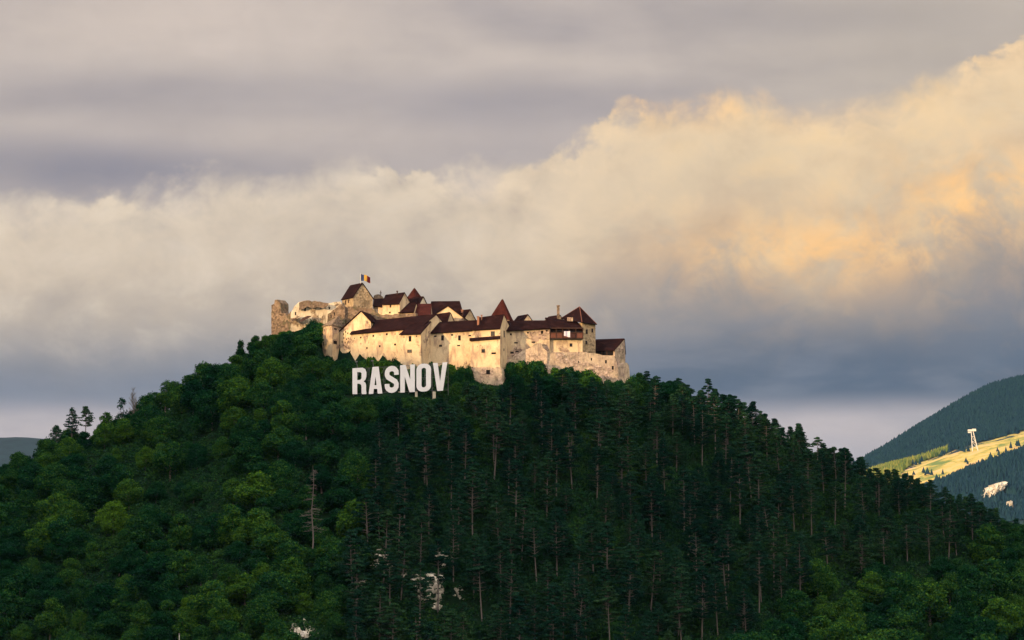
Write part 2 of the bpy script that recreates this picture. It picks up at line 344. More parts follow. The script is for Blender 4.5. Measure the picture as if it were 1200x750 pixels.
def grid_mesh(name, xs, ys, fn, mats):
    X, Y = np.meshgrid(xs, ys); Z = fn(X, Y)
    v = np.stack([X.ravel(), Y.ravel(), Z.ravel()], 1); nx = len(xs); ny = len(ys)
    i = np.arange(nx-1)[None, :]+np.arange(ny-1)[:, None]*nx; i = i.ravel()
    f = np.stack([i, i+1, i+1+nx, i+nx], 1)
    me = bpy.data.meshes.new(name); me.from_pydata(v.tolist(), [], f.tolist()); me.materials.append(mats); me.update()
    for p in me.polygons: p.use_smooth = True
    return me, X, Y, Z
me, *_ = grid_mesh('castle_hill', np.linspace(-560, 560, 449), np.linspace(560, 1320, 305), hill, M['soil'])
struct(link('castle_hill', me))
me, *_ = grid_mesh('ground', np.linspace(-13000, 13000, 61), np.linspace(-13000, 13000, 71), lambda X, Y: X*0-24.0, M['plain'])
struct(link('ground', me))

def fbm(X, Y, sc, seed=0, octs=5):
    r = np.random.default_rng(seed); z = 0; a = 1
    for o in range(octs):
        for _ in range(3):
            th = r.uniform(0, 2*math.pi); ph = r.uniform(0, 6.3)
            z = z+a*np.sin((X*np.cos(th)+Y*np.sin(th))*sc*2**o*r.uniform(.8, 1.2)+ph)/3
        a *= .5
    return z

# unseen ridge added behind and left of the viewer to shade the hill's slopes
T = Vector((-0.0, 892.0, 0)); hd = Vector((sd.x, sd.y, 0)).normalized(); pd = Vector((hd.y, -hd.x, 0))
if pd.x < 0: pd = -pd
RD = 960.0; c0 = T+hd*RD
SHADE_L = (at(420, 424, 892).z, at(700, 448, 892).z)      # height of the shade line at two places on the castle front
tL = (at(420, 424, 892)-c0).dot(pd); tR = (at(700, 448, 905)-c0).dot(pd)
def ridge_z(X, Y):
    qx, qy = X-c0.x, Y-c0.y
    tt = qx*pd.x+qy*pd.y; dd = qx*hd.x+qy*hd.y
    base = SHADE_L[0]+(SHADE_L[1]-SHADE_L[0])*np.clip((tt-tL)/(tR-tL), -1.2, 2.0)
    cr = base+RD*math.tan(SUN_EL)+0.8*np.sin(tt*.06)
    cr = cr*np.clip(1-np.clip(np.abs(tt)-900, 0, 2200)/2200, 0, 1)
    return np.maximum(cr-0.8*np.abs(dd), 0)*1.0-26.0*(np.abs(dd) > 0.42)*0
def ridge_mesh():
    ts = np.linspace(-3000, 3000, 401); ds = np.linspace(-760, 760, 61)
    Tt, Dd = np.meshgrid(ts, ds); X = c0.x+Tt*pd.x+Dd*hd.x; Y = c0.y+Tt*pd.y+Dd*hd.y
    Z = ridge_z(X, Y); Z = np.where(np.abs(Dd) > 5, Z+fbm(X, Y, .01, 3)*4*np.clip(np.abs(Dd)/200, 0, 1)-np.clip(np.abs(Dd)/100, 0, 4), Z)
    Z = Z-26*np.clip(np.abs(Dd)/700, 0, 1)-30*(Z < 1)
    v = np.stack([X.ravel(), Y.ravel(), Z.ravel()], 1); nx = len(ts); i = (np.arange(nx-1)[None, :]+np.arange(len(ds)-1)[:, None]*nx).ravel()
    return newmesh('added_shade_ridge', v.tolist(), np.stack([i, i+1, i+1+nx, i+nx], 1).tolist(), M['farhill'])
struct(link('added_shade_ridge', ridge_mesh()))

# far hill at the left edge
def far_z(X, Y):
    px = 600+X/(K*6000)
    crest = np.interp(px, [-3000, -1500, -600, -200, 0, 25, 60, 140, 400, 700, 1000], [640, 560, 500, 505, 512, 511, 514, 513, 600, 700, 760])
    z = (760-crest)*K*6000*1.0
    return z-np.abs(Y-6000)*0.28+fbm(X, Y, .006, 5)*9*np.clip(np.abs(Y-6000)/300, .15, 1)
me, *_ = grid_mesh('far_hill', np.linspace(-7000, 900, 330), np.linspace(4300, 7700, 86), lambda X, Y: np.maximum(far_z(X, Y), -60), M['farhill'])
struct(link('far_hill', me))

# mountain on the right
MS = 1.8
rows_y = [2700, 3000, 3300, 3460, 3700, 4200, 5200, 6200]
mpx = [600, 900, 1000, 1030, 1065, 1100, 1130, 1150, 1165, 1180, 1200, 1300, 1500, 1800, 2300, 3000]
sil = [760, 605, 547, 530, 508, 488, 471, 459, 453, 450, 447, 415, 380, 400, 470, 700]
r37 = [770, 620, 565, 552, 545, 537, 526, 520, 517, 514, 508, 490, 470, 480, 520, 720]
r346 = [775, 660, 612, 592, 583, 570, 562, 556, 553, 548, 540, 520, 510, 520, 560, 720]
r33 = [780, 680, 625, 603, 590, 572, 555, 548, 543, 538, 530, 505, 500, 520, 560, 720]
rows = [[840]*16, [780+20]*2+[720, 700, 680, 665, 650, 640, 630, 625, 620, 610, 610, 620, 660, 760], r33, r346, r37, sil, [800, 780, 740, 700, 640, 600, 590, 580, 570, 560, 560, 540, 500, 520, 600, 740], [840]*16]
zr = []
rows_y = [v*MS for v in rows_y]
xg = np.linspace(-200*MS, 3600*MS, 420)
for yy, r in zip(rows_y, rows):
    xs = [at(p, q, yy).x for p, q in zip(mpx, r)]; zs = [at(p, q, yy).z for p, q in zip(mpx, r)]
    zz = np.interp(xg, xs, zs); kk = np.ones(5)/5; zz = np.convolve(np.pad(zz, 2, 'edge'), kk, 'valid'); zr.append(zz)
zr = np.array(zr)
def mount(X, Y):
    X = np.asarray(X, float); Y = np.asarray(Y, float)
    ix = np.clip((X-xg[0])/(xg[1]-xg[0]), 0, len(xg)-1.001); i0 = ix.astype(int); fx = ix-i0
    iy = np.interp(Y, rows_y, range(len(rows_y))); iy = np.clip(iy, 0, len(rows_y)-1.001); j0 = iy.astype(int); fy = iy-j0
    fy = fy*fy*(3-2*fy)*0.5+fy*0.5
    z = (zr[j0, i0]*(1-fx)+zr[j0, i0+1]*fx)*(1-fy)+(zr[j0+1, i0]*(1-fx)+zr[j0+1, i0+1]*fx)*fy
    return z+fbm(X, Y, .012, 9)*3.2*(1+0*Y)
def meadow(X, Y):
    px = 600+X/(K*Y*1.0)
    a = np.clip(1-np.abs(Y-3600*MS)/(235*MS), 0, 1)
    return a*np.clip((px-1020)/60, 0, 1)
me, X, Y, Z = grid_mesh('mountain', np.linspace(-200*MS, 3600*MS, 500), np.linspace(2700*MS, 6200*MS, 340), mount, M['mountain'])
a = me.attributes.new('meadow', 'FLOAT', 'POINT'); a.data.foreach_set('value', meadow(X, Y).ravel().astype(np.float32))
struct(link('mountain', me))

# ------------------------------------------------------------------ foliage clusters
def quads(name, Cn, Nn, S, mat_, asp=0.75):
    n = len(Cn); Nn = Nn/np.linalg.norm(Nn, axis=1, keepdims=True)
    r = RNG.normal(size=(n, 3)); a = np.cross(Nn, r); a /= np.linalg.norm(a, axis=1, keepdims=True)+1e-9; b = np.cross(Nn, a)
    S = np.asarray(S)[:, None]*0.5
    v = np.stack([Cn-a*S*1.25, Cn-b*S*asp+a*S*RNG.uniform(-.4, .4, (n, 1)), Cn+a*S*1.25, Cn+b*S*asp], 1).reshape(-1, 3)
    me = bpy.data.meshes.new(name); me.vertices.add(4*n); me.vertices.foreach_set('co', v.ravel().astype(np.float32))
    me.loops.add(4*n); me.loops.foreach_set('vertex_index', np.arange(4*n, dtype=np.int32))
    me.polygons.add(n); me.polygons.foreach_set('loop_start', np.arange(0, 4*n, 4, dtype=np.int32)); me.polygons.foreach_set('loop_total', np.full(n, 4, dtype=np.int32))
    me.materials.append(mat_); me.update(calc_edges=True); return me
def unit(n):
    v = RNG.normal(size=(n, 3)); return v/np.linalg.norm(v, axis=1, keepdims=True)
def blobs(cs, rs, n, flat=1.0, jit=0.7, size=(0.35, 0.6)):
    cs = np.array(cs, float); rs = np.array(rs, float)
    p = rs**2/np.sum(rs**2); idx = RNG.choice(len(cs), n, p=p)
    u = unit(n); u[:, 2] = np.where((u[:, 2] < -0.3) & (RNG.random(n) < .6), -u[:, 2], u[:, 2])
    rad = rs[idx]*RNG.uniform(0.72, 1.08, n)
    off = u*rad[:, None]; off[:, 2] *= flat
    P = cs[idx]+off
    N = u+RNG.normal(size=(n, 3))*jit*0.6
    return P, N, RNG.uniform(size[0], size[1], n)
def broad_meshes(h, w, seed, n=14000):
    r = random.Random(seed); cs = []; rs = []
    nb = r.randint(20, 30)
    for i in range(nb):
        t_ = r.random(); ang = r.uniform(0, 6.283); zc = h*(0.16+0.70*t_)
        prof = math.sin(math.pi*min(1, 0.18+0.80*t_))**0.6
        q = w*prof*math.sqrt(r.random())*0.72
        cs.append((q*math.cos(ang), q*math.sin(ang), zc)); rs.append(w*r.uniform(0.20, 0.38)*(1.1-0.35*t_))
    cs.append((r.uniform(-.1, .1)*w, 0, h*0.82)); rs.append(w*0.36)
    cs.append((0, 0, h*0.45)); rs.append(w*0.6)
    P, N, S = blobs(cs, rs, n, 0.9, 1.3, (0.2, 0.48)); P = P+RNG.normal(size=P.shape)*0.2
    crown = quads('crown', P, N, S, M['leaf'])
    b = MB(); top = Vector((r.uniform(-.3, .3), r.uniform(-.3, .3), h*0.6)); b.bar((0, 0, -1.5), top, 0.28, 0.12, 7)
    for c_, rr in list(zip(cs, rs))[:9]:
        z0 = h*r.uniform(0.2, 0.45); b.bar((top.x*z0/(h*.6), top.y*z0/(h*.6), z0), c_, 0.11, 0.04, 5)
    return crown, newmesh('trunk', b.v, b.f, M['bark_grey'])
def pine_meshes(h, w, seed, n=4200, lowest=0.42, layered=True):
    r = random.Random(seed); cs = []; rs = []; b = MB()
    bend = Vector((r.uniform(-.5, .5), r.uniform(-.5, .5), 0))
    ax = lambda z: Vector((bend.x*math.sin(z/h*2.4), bend.y*math.sin(z/h*2.2), z))
    zs = [-1.5, h*.25, h*.5, h*.75, h*.97]; rr = [.19, .16, .13, .08, .03]
    for i in range(4): b.bar(ax(zs[i]) if i else (0, 0, -1.5), ax(zs[i+1]), rr[i], rr[i+1], 7)
    z = h*lowest
    while z < h*0.97:
        t_ = (z/h-lowest)/(1-lowest); reach = w*(1.0-max(0.0, t_)**1.9)*r.uniform(.75, 1.1)*(0.7+0.3*min(1, t_*4))
        k = r.randint(3, 5); a0 = r.uniform(0, 6.28)
        for j in range(k):
            if r.random() < 0.15: continue
            a = a0+j*6.283/k+r.uniform(-.4, .4); L = max(0.5, reach*r.uniform(.6, 1.15)); up = r.uniform(.02, .30)*L
            e = ax(z)+Vector((L*math.cos(a), L*math.sin(a), up)); b.bar(ax(z-.2), e, .055, .02, 4)
            cs.append(tuple(e)); rs.append(r.uniform(.55, .95)*(.7+.3*L/w))
            mid = ax(z)+(e-ax(z))*0.62+Vector((0, 0, .12)); cs.append(tuple(mid)); rs.append(r.uniform(.45, .75))
        z += h*r.uniform(.032, .055)
    cs.append(tuple(ax(h*.97))); rs.append(.6)
    for q in range(r.randint(2, 5)):                      # dead snags on the bare trunk
        zz = h*r.uniform(.2, lowest); a = r.uniform(0, 6.28); L = r.uniform(.5, 1.3); b.bar(ax(zz), ax(zz)+Vector((L*math.cos(a), L*math.sin(a), r.uniform(-.2, .2))), .035, .01, 4)
    P, N, S = blobs(cs, rs, n, 0.42, 1.0, (0.26, 0.5)); N[:, 2] = np.abs(N[:, 2])+.25
    return quads('crown', P, N, S, M['needle'], 0.6), newmesh('trunk', b.v, b.f, M['bark'])

# ------------------------------------------------------------------ castle builder
def P3(p): return at(p[0], p[2], p[1])      # (px, Y, py) -> world
def plane_hit(px, py, A, B):
    """where the sight line of a photo pixel meets the vertical plane through A and B"""
    d = at(px, py, 1.0); n = Vector((B.y-A.y, -(B.x-A.x), 0)).normalized()
    if n.dot(d) > 0: n = -n
    s = n.dot(A)/n.dot(d); return d*s, n
def opening(root, sub, A, B, px, py, w, h, kind='window', framed=True):
    p, n = plane_hit(px, py, A, B); s = K*p.y; w *= s; h *= s
    t_ = Vector((-n.y, n.x, 0)).normalized(); up = Vector((0, 0, 1))
    q = lambda hw, hh, o: [p-t_*hw-up*hh+n*o, p+t_*hw-up*hh+n*o, p+t_*hw+up*hh+n*o, p-t_*hw+up*hh+n*o]
    a, b2 = q(w/2, h/2, 0.02), q(w/2, h/2, -0.3)
    if not framed:
        w *= 1.3; h *= 1.3; hm = MB(); hm.hexa(q(w/2, h/2, 0.025), q(w/2, h/2, -0.3)); return hm.part(kind, root, M['dark'], sub)
    fr = MB(); th = 0.10 if framed else 0.06; o = 0.10 if framed else 0.05
    for (x0, x1, z0, z1) in ((-w/2-th, -w/2, -h/2-th, h/2+th), (w/2, w/2+th, -h/2-th, h/2+th), (-w/2, w/2, h/2, h/2+th), (-w/2, w/2, -h/2-th, -h/2)):
        f = [p+t_*x0+up*z0, p+t_*x1+up*z0, p+t_*x1+up*z1, p+t_*x0+up*z1]
        fr.hexa([v+n*o for v in f], [v-n*.3 for v in f])
    fo = fr.part(kind, root, M['plaster_worn'] if not framed else M['timber'], sub)
    pn = MB(); pn.hexa(a, b2); pn.part('pane' if kind == 'window' else 'hollow', root, M['glass'] if kind == 'window' else M['dark'], fo)
    return fo
def roof_slab(mb, e0, e1, r1, r0, th=0.22, over=0.5, side=0.35):
    """e0-e1 eave, r0-r1 ridge"""
    e0, e1, r0, r1 = map(Vector, (e0, e1, r0, r1))
    d0 = (e0-r0).normalized(); d1 = (e1-r1).normalized(); sv = (e1-e0).normalized()*side
    n = (e1-e0).cross(r1-e0).normalized()
    if n.z < 0: n = -n
    a = [e0+d0*over-sv, e1+d1*over+sv, r1+sv, r0-sv]
    if (r1-r0).length < 0.05: a = [e0+d0*over, e1+d1*over, r1]
    lo = [v+n*0.03 for v in a]
    mb.prism(lo, n*th)
def house(name, label, cat, A, B, Cc, base, r0, r1, wall='plaster', roof='roof', hipL=False, hipR=False, ops=(), chim=(), over=0.7, group=None, side=0.35):
    """A, B, Cc = (px, Y, eave_py) corners: A-B front face, B-Cc right face; r0, r1 ridge ends (px, Y, py)"""
    a, b, c = P3(A), P3(B), P3(Cc); c.z = b.z; d = a+(c-b); d.z = a.z
    g0, g1 = P3(r0), P3(r1); zb = at(B[0], base, B[1]).z
    root = thing(name, label, cat, (b.x, b.y, zb), group)
    lo = [Vector((v.x, v.y, zb)) for v in (a, b, c, d)]
    vs = [a, b, c, d]+lo+[g0, g1]
    fs = [(4, 5, 1, 0), (6, 7, 3, 2)]
    fs += [(7, 4, 0, 3)] if hipL else [(7, 4, 0, 8, 3)]
    fs += [(5, 6, 2, 1)] if hipR else [(5, 6, 2, 9, 1)]
    w = part('wall', root, vs, fs, M[wall])
    mb = MB(); roof_slab(mb, a, b, g1, g0, over=over, side=side); roof_slab(mb, c, d, g0, g1, over=over, side=side)
    if hipL: roof_slab(mb, d, a, g0, g0, over=over)
    if hipR: roof_slab(mb, b, c, g1, g1, over=over)
    mb.bar(g0+Vector((0, 0, .18)), g1+Vector((0, 0, .18)), 0.16)
    rf = mb.part('roof', root, M[roof])
    for o in ops:
        f, px, py, ww, hh = o[:5]; kind = o[5] if len(o) > 5 else 'window'
        P0, P1 = {'f': (a, b), 'r': (b, c)}[f]
        opening(root, w, P0, P1, px, py, ww, hh, kind, kind == 'window')
    for (px, Yc, top, bot, wpx, mt) in chim:
        p = at(px, bot, Yc); q = at(px, top, Yc); hw = wpx*K*Yc/2; m_ = MB()
        m_.box(((p.x+q.x)/2, p.y, (p.z+q.z)/2), hw, hw, (q.z-p.z)/2); m_.box((q.x, p.y, q.z+.1), hw+.12, hw+.12, .12)
        m_.part('chimney', root, M[mt], rf)
    return root, w, rf, (a, b, c, d)
def ruin(name, label, outline, L, Rr, thick, mt, cat='wall', jag=0.22, seed=1, ops=(), group=None):
    """a thick ruined wall: outline in photo pixels on the vertical plane through L and R (px, Y)"""
    r = random.Random(seed); A = at(L[0], 380, L[1]); B = at(Rr[0], 380, Rr[1])
    pts = []
    n = len(outline)
    for i in range(n):
        p, q = outline[i], outline[(i+1) % n]; p3, nn = plane_hit(p[0], p[1], A, B); q3, _ = plane_hit(q[0], q[1], A, B)
        k = max(1, int((q3-p3).length/0.9)); tt = (B-A).normalized()
        for j in range(k):
            v = p3.lerp(q3, j/k)
            if j and not (abs(p[1]-q[1]) < 1 and p[1] > 384): v += Vector((0, 0, r.uniform(-jag, jag)))+tt*r.uniform(-jag, jag)*.6
            pts.append(v)
    root = thing(name, label, cat, tuple(pts[0]), group); m_ = MB(); m_.prism(pts, -nn*thick)
    w = m_.part('wall', root, M[mt])
    for (px, py, ww, hh) in ops: opening(root, w, A, B, px, py, ww, hh, 'loophole', False)
    return root, w, (A, B)

H = 'loophole'
# --- keep with the flag
house('keep', 'small steep-roofed stone keep at the top of the castle, under the flag', 'castle building', (400.7, 927, 351.3), (414, 918, 348.3), (436.8, 921.5, 347), 376,
      (410.7, 931.5, 335.4), (424.7, 920, 332.4), 'yellow_stone', ops=[('f', 405, 354.5, 1.6, 4), ('f', 408.5, 353, 1.2, 3.5)], over=.35, side=.2)
# flag
fp = thing('flagpole', 'thin pole with a blue, yellow and red flag above the keep roof', 'flagpole', tuple(at(422.7, 334, 921)))
b_ = MB(); b_.bar(at(422.7, 336, 921), at(422.7, 320.3, 921), .10, .06); b_.part('pole', fp, M['white_metal'])
fl = MB(); nx, ny = 12, 6; F0 = at(422.9, 321, 921)
vs = []; fs = []; mi = []
for layer in (0, 1):
    for i in range(nx+1):
        for j in range(ny+1):
            u, v = i/nx, j/ny; px = 423.0+u*10.8; py = 321.0+u*u*2.0+u*1.8+v*(7.6-0.6*u)+0.35*math.sin(u*9+v)
            p = at(px, py, 921); p.y += 0.5*math.sin(u*7+v*1.2)*(.3+u)+layer*0.06; vs.append(p)
n1 = (nx+1)*(ny+1)
for i in range(nx):
    for j in range(ny):
        a = i*(ny+1)+j; q = (a, a+1, a+ny+2, a+ny+1); fs.append(q); mi.append(min(2, i*3//nx)); fs.append(tuple(x+n1 for x in reversed(q))); mi.append(min(2, i*3//nx))
part('flag', fp, vs, fs, [M['flag_blue'], M['flag_yellow'], M['flag_red']], None, mi)

# --- ruins on the left
ruin('ruined_tower', 'tall broken stone tower stump at the left end of the castle', [(318, 394), (318, 357.5), (321.5, 356), (322, 351.5), (325, 351), (328.6, 355), (329.3, 367), (334.5, 367.5), (336, 371), (340.6, 365), (341.5, 392)],
     (318, 926), (341, 921), 4.0, 'dark_rubble', seed=3, cat='ruin')
r_, w_, ab = ruin('ruined_wall', 'pale plastered ruined wall beside the broken tower stump', [(340.8, 392), (341, 366), (345.3, 358.5), (350, 354.3), (359, 352.3), (372, 353.6), (385, 355.6), (399, 353.3), (401, 357), (401, 392)],
     (341, 921), (401, 924), 2.2, 'white_plaster', seed=4, cat='ruin', ops=[(357.5, 362, 1.6, 4), (346.3, 367.5, 1.2, 3), (376, 360.5, 1.5, 2.5), (386, 361, 1.2, 2)])
ruin('stone_parapet', 'dark weathered stone course along the top of the pale ruined wall', [(350.5, 363), (350.5, 354.6), (359, 352), (372, 353.4), (385, 355.4), (384.5, 358), (378, 361), (372, 359.6), (366, 361.5), (360, 359), (356, 362)],
     (350, 920.4), (385, 921.2), 0.6, 'dark_rubble', seed=5, cat='wall')
for nm, lb, q in (('lean_to_roof', 'small dark lean-to roof on the left part of the pale ruin', [(342, 376.5), (350.6, 371), (351, 370), (343, 374.5)]),
                  ('lean_to_roof', 'larger dark lean-to roof against the middle of the pale ruin', [(350, 377.6), (354, 376.8), (366, 370.2), (360, 370.2), (354, 373)])):
    rt = thing(nm, lb, 'roof', tuple(at(q[0][0], q[0][1], 918.5))); m_ = MB(); k = len(q)
    m_.prism([at(p[0], p[1], 918.2+(0 if i < 2 else 1.6)) for i, p in enumerate(q)], (0, 1.0, .15)); m_.part('roof_slope', rt, M['timber'])
ruin('gallery_wall', 'brown weathered wall stepping up between the left tower and the keep', [(383, 392), (384, 368), (390, 363.5), (396, 359), (400.5, 356.5), (404, 360), (404, 392)], (383, 914), (404, 911.5), 1.6, 'dark_rubble', seed=8,
     ops=[(388, 371, 1, 3), (392, 368, 1, 3), (396.5, 372, 1.2, 2.5)])
ruin('retaining_wall', 'rough overgrown stone wall on the rock below the keep', [(400, 400), (398, 372), (400, 361), (408, 359), (418, 360), (437, 361.5), (441, 366), (446, 369), (470, 368), (487, 366.5), (487, 395)], (400, 913), (487, 908), 3.0, 'dark_rubble', seed=9)

# --- left tower
rt, w_, rf_, fc = house('tower', 'square left tower with patchy pink and grey plaster', 'tower', (376.2, 909, 383), (389.5, 902, 381.5), (401.5, 908, 382), 432,
      (394, 910, 373), (397, 909, 370.5), 'plaster_worn', 'dark_rubble' if 0 else 'roof', True, True, over=.1,
      ops=[('r', 392.8, 401.3, 6.5, 3.0, H), ('r', 393, 385.5, 5, 1.5, H), ('f', 379, 403, 1.2, 3.5, H), ('f', 380.5, 387, 1, 2.5, H), ('f', 378.5, 392, .8, 2, H)], side=.05)
rf_.data.materials[0] = M['dark_rubble']
# --- gabled house at the left bend of the wall
rt, w_, rf_, fc = house('gabled_house', 'pale gabled house at the left bend of the curtain wall', 'castle building', (399, 905, 387.5), (434, 902.5, 377), (446, 916, 377), 426, (435, 920, 366.5), (423.3, 904, 365.0), 'plaster')
# its gable faces the viewer: rebuild wall and roof with the ridge running back
def front_gable(root, A, B, apex, back, base, wall, roof, over=0.3, jamb=None):
    for c in list(root.children):
        for g_ in list(c.children): bpy.data.objects.remove(g_)
        bpy.data.objects.remove(c)
    a, b, p = P3(A), P3(B), P3(apex); bk = Vector(back); zb = at(B[0], base, B[1]).z
    root.location = (b.x, b.y, zb); bpy.context.view_layer.update()
    a0, b0 = Vector((a.x, a.y, zb)), Vector((b.x, b.y, zb))
    m_ = MB(); m_.prism([a0, b0, b, p, a], bk); w = m_.part('wall', root, M[wall])
    m_ = MB(); f = Vector((0, 0, 0))-bk.normalized()*over
    for e in (a, b):
        dd = (e-p).normalized()*0.35
        n = (e-p).cross(bk).normalized(); n = n if n.z > 0 else -n
        q = [e+dd+f, p+f, p+bk, e+dd+bk]; m_.prism([v+n*.02 for v in q], n*.28)
    r = m_.part('roof', root, M[roof]); return w, r, (a, b)
w_, rf_, ab = front_gable(rt, (398.8, 906, 388), (434.5, 901, 377.2), (423.3, 903, 365.2), (2.5, 9, 0), 426, 'plaster', 'roof')
for px, py in ((402.5, 391.5), (405, 389), (407.5, 390.5), (403, 396), (406, 397.5), (401, 400.5), (404.5, 401.5), (408, 396.5)): opening(rt, w_, ab[0], ab[1], px, py, .9, 1.6, H, False)

# --- long curtain wall, left
house('curtain_wall', 'long pale curtain wall with two rows of loopholes, above the letters R and A', 'castle wall', (411, 903.5, 391), (493.5, 888.5, 384), (529, 901, 384), 440,
      (420, 909, 378.4), (511, 895.5, 369.2), 'plaster', hipL=True,
      ops=[('f', 422.8, 395.5, 1.6, 1.6, H), ('f', 437.5, 393.6, 1.8, 1.8, H), ('f', 453.3, 391.7, 2, 1.8, H), ('f', 430, 407.8, 1.6, 1.6, H), ('f', 445, 405.7, 1.8, 1.8, H), ('f', 463, 403.7, 2, 1.8, H),
           ('f', 415.5, 396.5, .7, 1.2, H), ('f', 430, 394, .7, 1, H), ('f', 445.5, 392.6, .7, 1, H), ('f', 463, 391.5, .8, 1.2, H)], side=.1)
# --- bay tower
rt, w_, rf_, fc = house('bay_tower', 'projecting pale bay of the wall under a lean-to roof, above the letters N and O', 'tower', (469, 885.5, 391.6), (493.2, 883.5, 391.0), (502.6, 892.5, 390), 440,
      (482, 892, 380.5), (505, 892, 377.5), 'plaster', ops=[('f', 480, 411.5, 4.8, 3.0), ('r', 499.2, 395, 1.8, 1.8, H), ('r', 500, 411.5, 2.2, 2, H), ('f', 480.5, 397, 2.5, 5, H), ('f', 473.5, 395, .8, 1, H), ('f', 488, 394, 1, 1.2, H)], side=.1)
# --- second curtain wall
rt, w_, rf_, fc = house('curtain_wall', 'pale curtain wall with two framed niches between the bay and the square tower', 'castle wall', (502.6, 893, 390), (556, 891, 386.6), (560, 900, 386.6), 442,
      (511.5, 897, 378.6), (560, 896, 376.2), 'plaster', hipL=True,
      ops=[('f', 510, 394, 2.6, 1.3, H), ('f', 529.8, 392.5, 2, 1.6, H), ('f', 550.5, 393.2, 2.4, 1.3, H), ('f', 516.3, 405.2, 2.8, 1.8, H), ('f', 537.5, 405, 2.8, 1.2, H)], side=.05)
for px in (518.6, 538.4):
    opening(rt, w_, fc[0], fc[1], px, 396, 2.4, 5.2, 'niche', True)
# --- square wall tower
rt, w_, rf_, fc = house('tower', 'square wall tower with a dark window, right of the sign', 'tower', (554, 888, 386.2), (586.2, 885.5, 384.2), (600.5, 898, 384), 455,
      (561.5, 893, 373.0), (590.5, 890.5, 369.3), 'plaster', ops=[('f', 577.5, 391, 4.0, 4.8), ('r', 591, 391.5, 1.6, 6, H), ('r', 590.5, 410, 2.4, 2.4, H)],
      chim=[(560.3, 889.5, 371.5, 384.0, 2.4, 'brick'), (564.4, 891, 369.8, 375, 1.4, 'brick')], side=.1)
mb = MB(); a_, b__ = at(551.3, 400, 886.5), at(586.0, 399.5, 884.2); zlo = at(560, 433, 885).z
za = at(551.3, 399.5, 886.5).z; zb_ = at(586, 396.6, 884.2).z; bkv = Vector((0.4, 3.2, 0))
q0 = [Vector((a_.x, a_.y, zlo)), Vector((b__.x, b__.y, zlo)), Vector((b__.x, b__.y, zb_)), Vector((a_.x, a_.y, za))]
mb.hexa(q0, [v+bkv for v in q0]); lw = mb.part('wall', rt, M['plaster'])
mb = MB(); q0 = [Vector((a_.x, a_.y, za))+Vector((-.3, -.6, -.15)), Vector((b__.x, b__.y, zb_))+Vector((.1, -.6, -.15)), Vector((b__.x, b__.y, zb_))+Vector((.1, 1.4, .75)), Vector((a_.x, a_.y, za))+Vector((-.3, 1.4, .75))]
mb.hexa(q0, [v+Vector((0, 0, .3)) for v in q0]); mb.part('canopy', rt, M['roof'])
opening(rt, lw, a_, b__, 566.3, 411.2, 3.4, 3.4); opening(rt, lw, a_, b__, 578.5, 414, 4.2, 1.6, H, False)
ruin('cliff', 'bare rocky footing of pale broken stone under the square wall tower', [(549.5, 452), (550, 436), (551, 430), (560, 430.5), (574, 430), (587, 431), (588.5, 440), (588, 453)], (550, 885.2), (588, 883), 6, 'rubble', 'cliff', .5, 12, ops=[(572, 436, 3.5, 4)])
# --- third curtain wall
house('curtain_wall', 'stained curtain wall with loopholes between the square tower and the timber gallery', 'castle wall', (592, 893, 387.4), (644, 894.5, 384.2), (644.5, 902, 384), 432,
      (595, 898, 376.8), (640.5, 899, 376.6), 'plaster_worn',
      ops=[('f', 598.7, 391.8, 1.6, 1.8, H), ('f', 618.6, 389.8, 1.6, 1.6, H), ('f', 635.2, 389.3, 2.0, 2.8, H), ('f', 640.5, 387.6, 1.4, 1.4, H), ('f', 604.6, 401.7, 3.2, 1.3, H), ('f', 625, 401, 3.2, 1.3, H), ('f', 600, 413.3, 3.2, 1.8, H), ('f', 606, 412, 3.0, 1.2, H)], side=.1)
ruin('ruined_wall', 'broken brownish stone wall above the bushes, right of the square tower', [(589, 440), (590, 425), (596, 421), (604, 415), (611, 412), (618, 409), (626, 403.5), (634, 402), (636.5, 408), (641, 411), (642, 440)], (589, 892), (642, 892.5), 1.6, 'rubble', 'ruin', .4, 14)
# --- gallery building
rt, w_, rf_, fc = house('gallery_house', 'castle wing with a long dark timber gallery and hanging cloth', 'castle building', (643.5, 895.5, 385), (682.6, 897.5, 386.4), (683.5, 905, 386), 424,
      (639, 901, 373.2), (676, 903, 377.5), 'plaster', ops=[('f', 669, 404.3, 2.4, 3.2)], side=.1, chim=[(654.2, 903, 358.6, 375, 3.0, 'dark_rubble')])
A_, B_ = fc[0], fc[1]; gal = MB()
def gq(p0, p1, y0, y1, o0, o1, m_):
    pts = []
    for (px, py) in ((p0, y1), (p1, y1), (p1, y0), (p0, y0)):
        p, n = plane_hit(px, py, A_, B_); pts.append((p, n))
    m_.hexa([p+n*o1 for p, n in pts], [p+n*o0 for p, n in pts])
gq(643.6, 682.6, 384.0, 390.2, 0.0, .35, gal); back = gal.part('gallery_shade', rt, M['dark'])  # dark slab on the wall stands in for the gallery's shade
gal = MB(); gq(643.4, 682.8, 390.2, 396.4, 0.0, 1.0, gal); rail = gal.part('gallery_parapet', rt, M['timber_red'])
gal = MB()
for px in (643.8, 651, 658.5, 666, 674, 682.2): gq(px-.4, px+.4, 385.5, 396.8, 1.0, 1.15, gal)
gq(643.4, 682.8, 389.6, 390.5, 1.0, 1.18, gal); gq(643.4, 682.8, 396.2, 397.4, 0.0, 1.2, gal); gq(643.4, 682.8, 384.3, 385.6, .36, 1.15, gal); gal.part('gallery_posts', rt, M['timber'])
ct = thing('cloth', 'pale cloth hanging over the timber gallery rail', 'cloth', tuple(at(664.5, 395, 893))); vs = []; fs = []
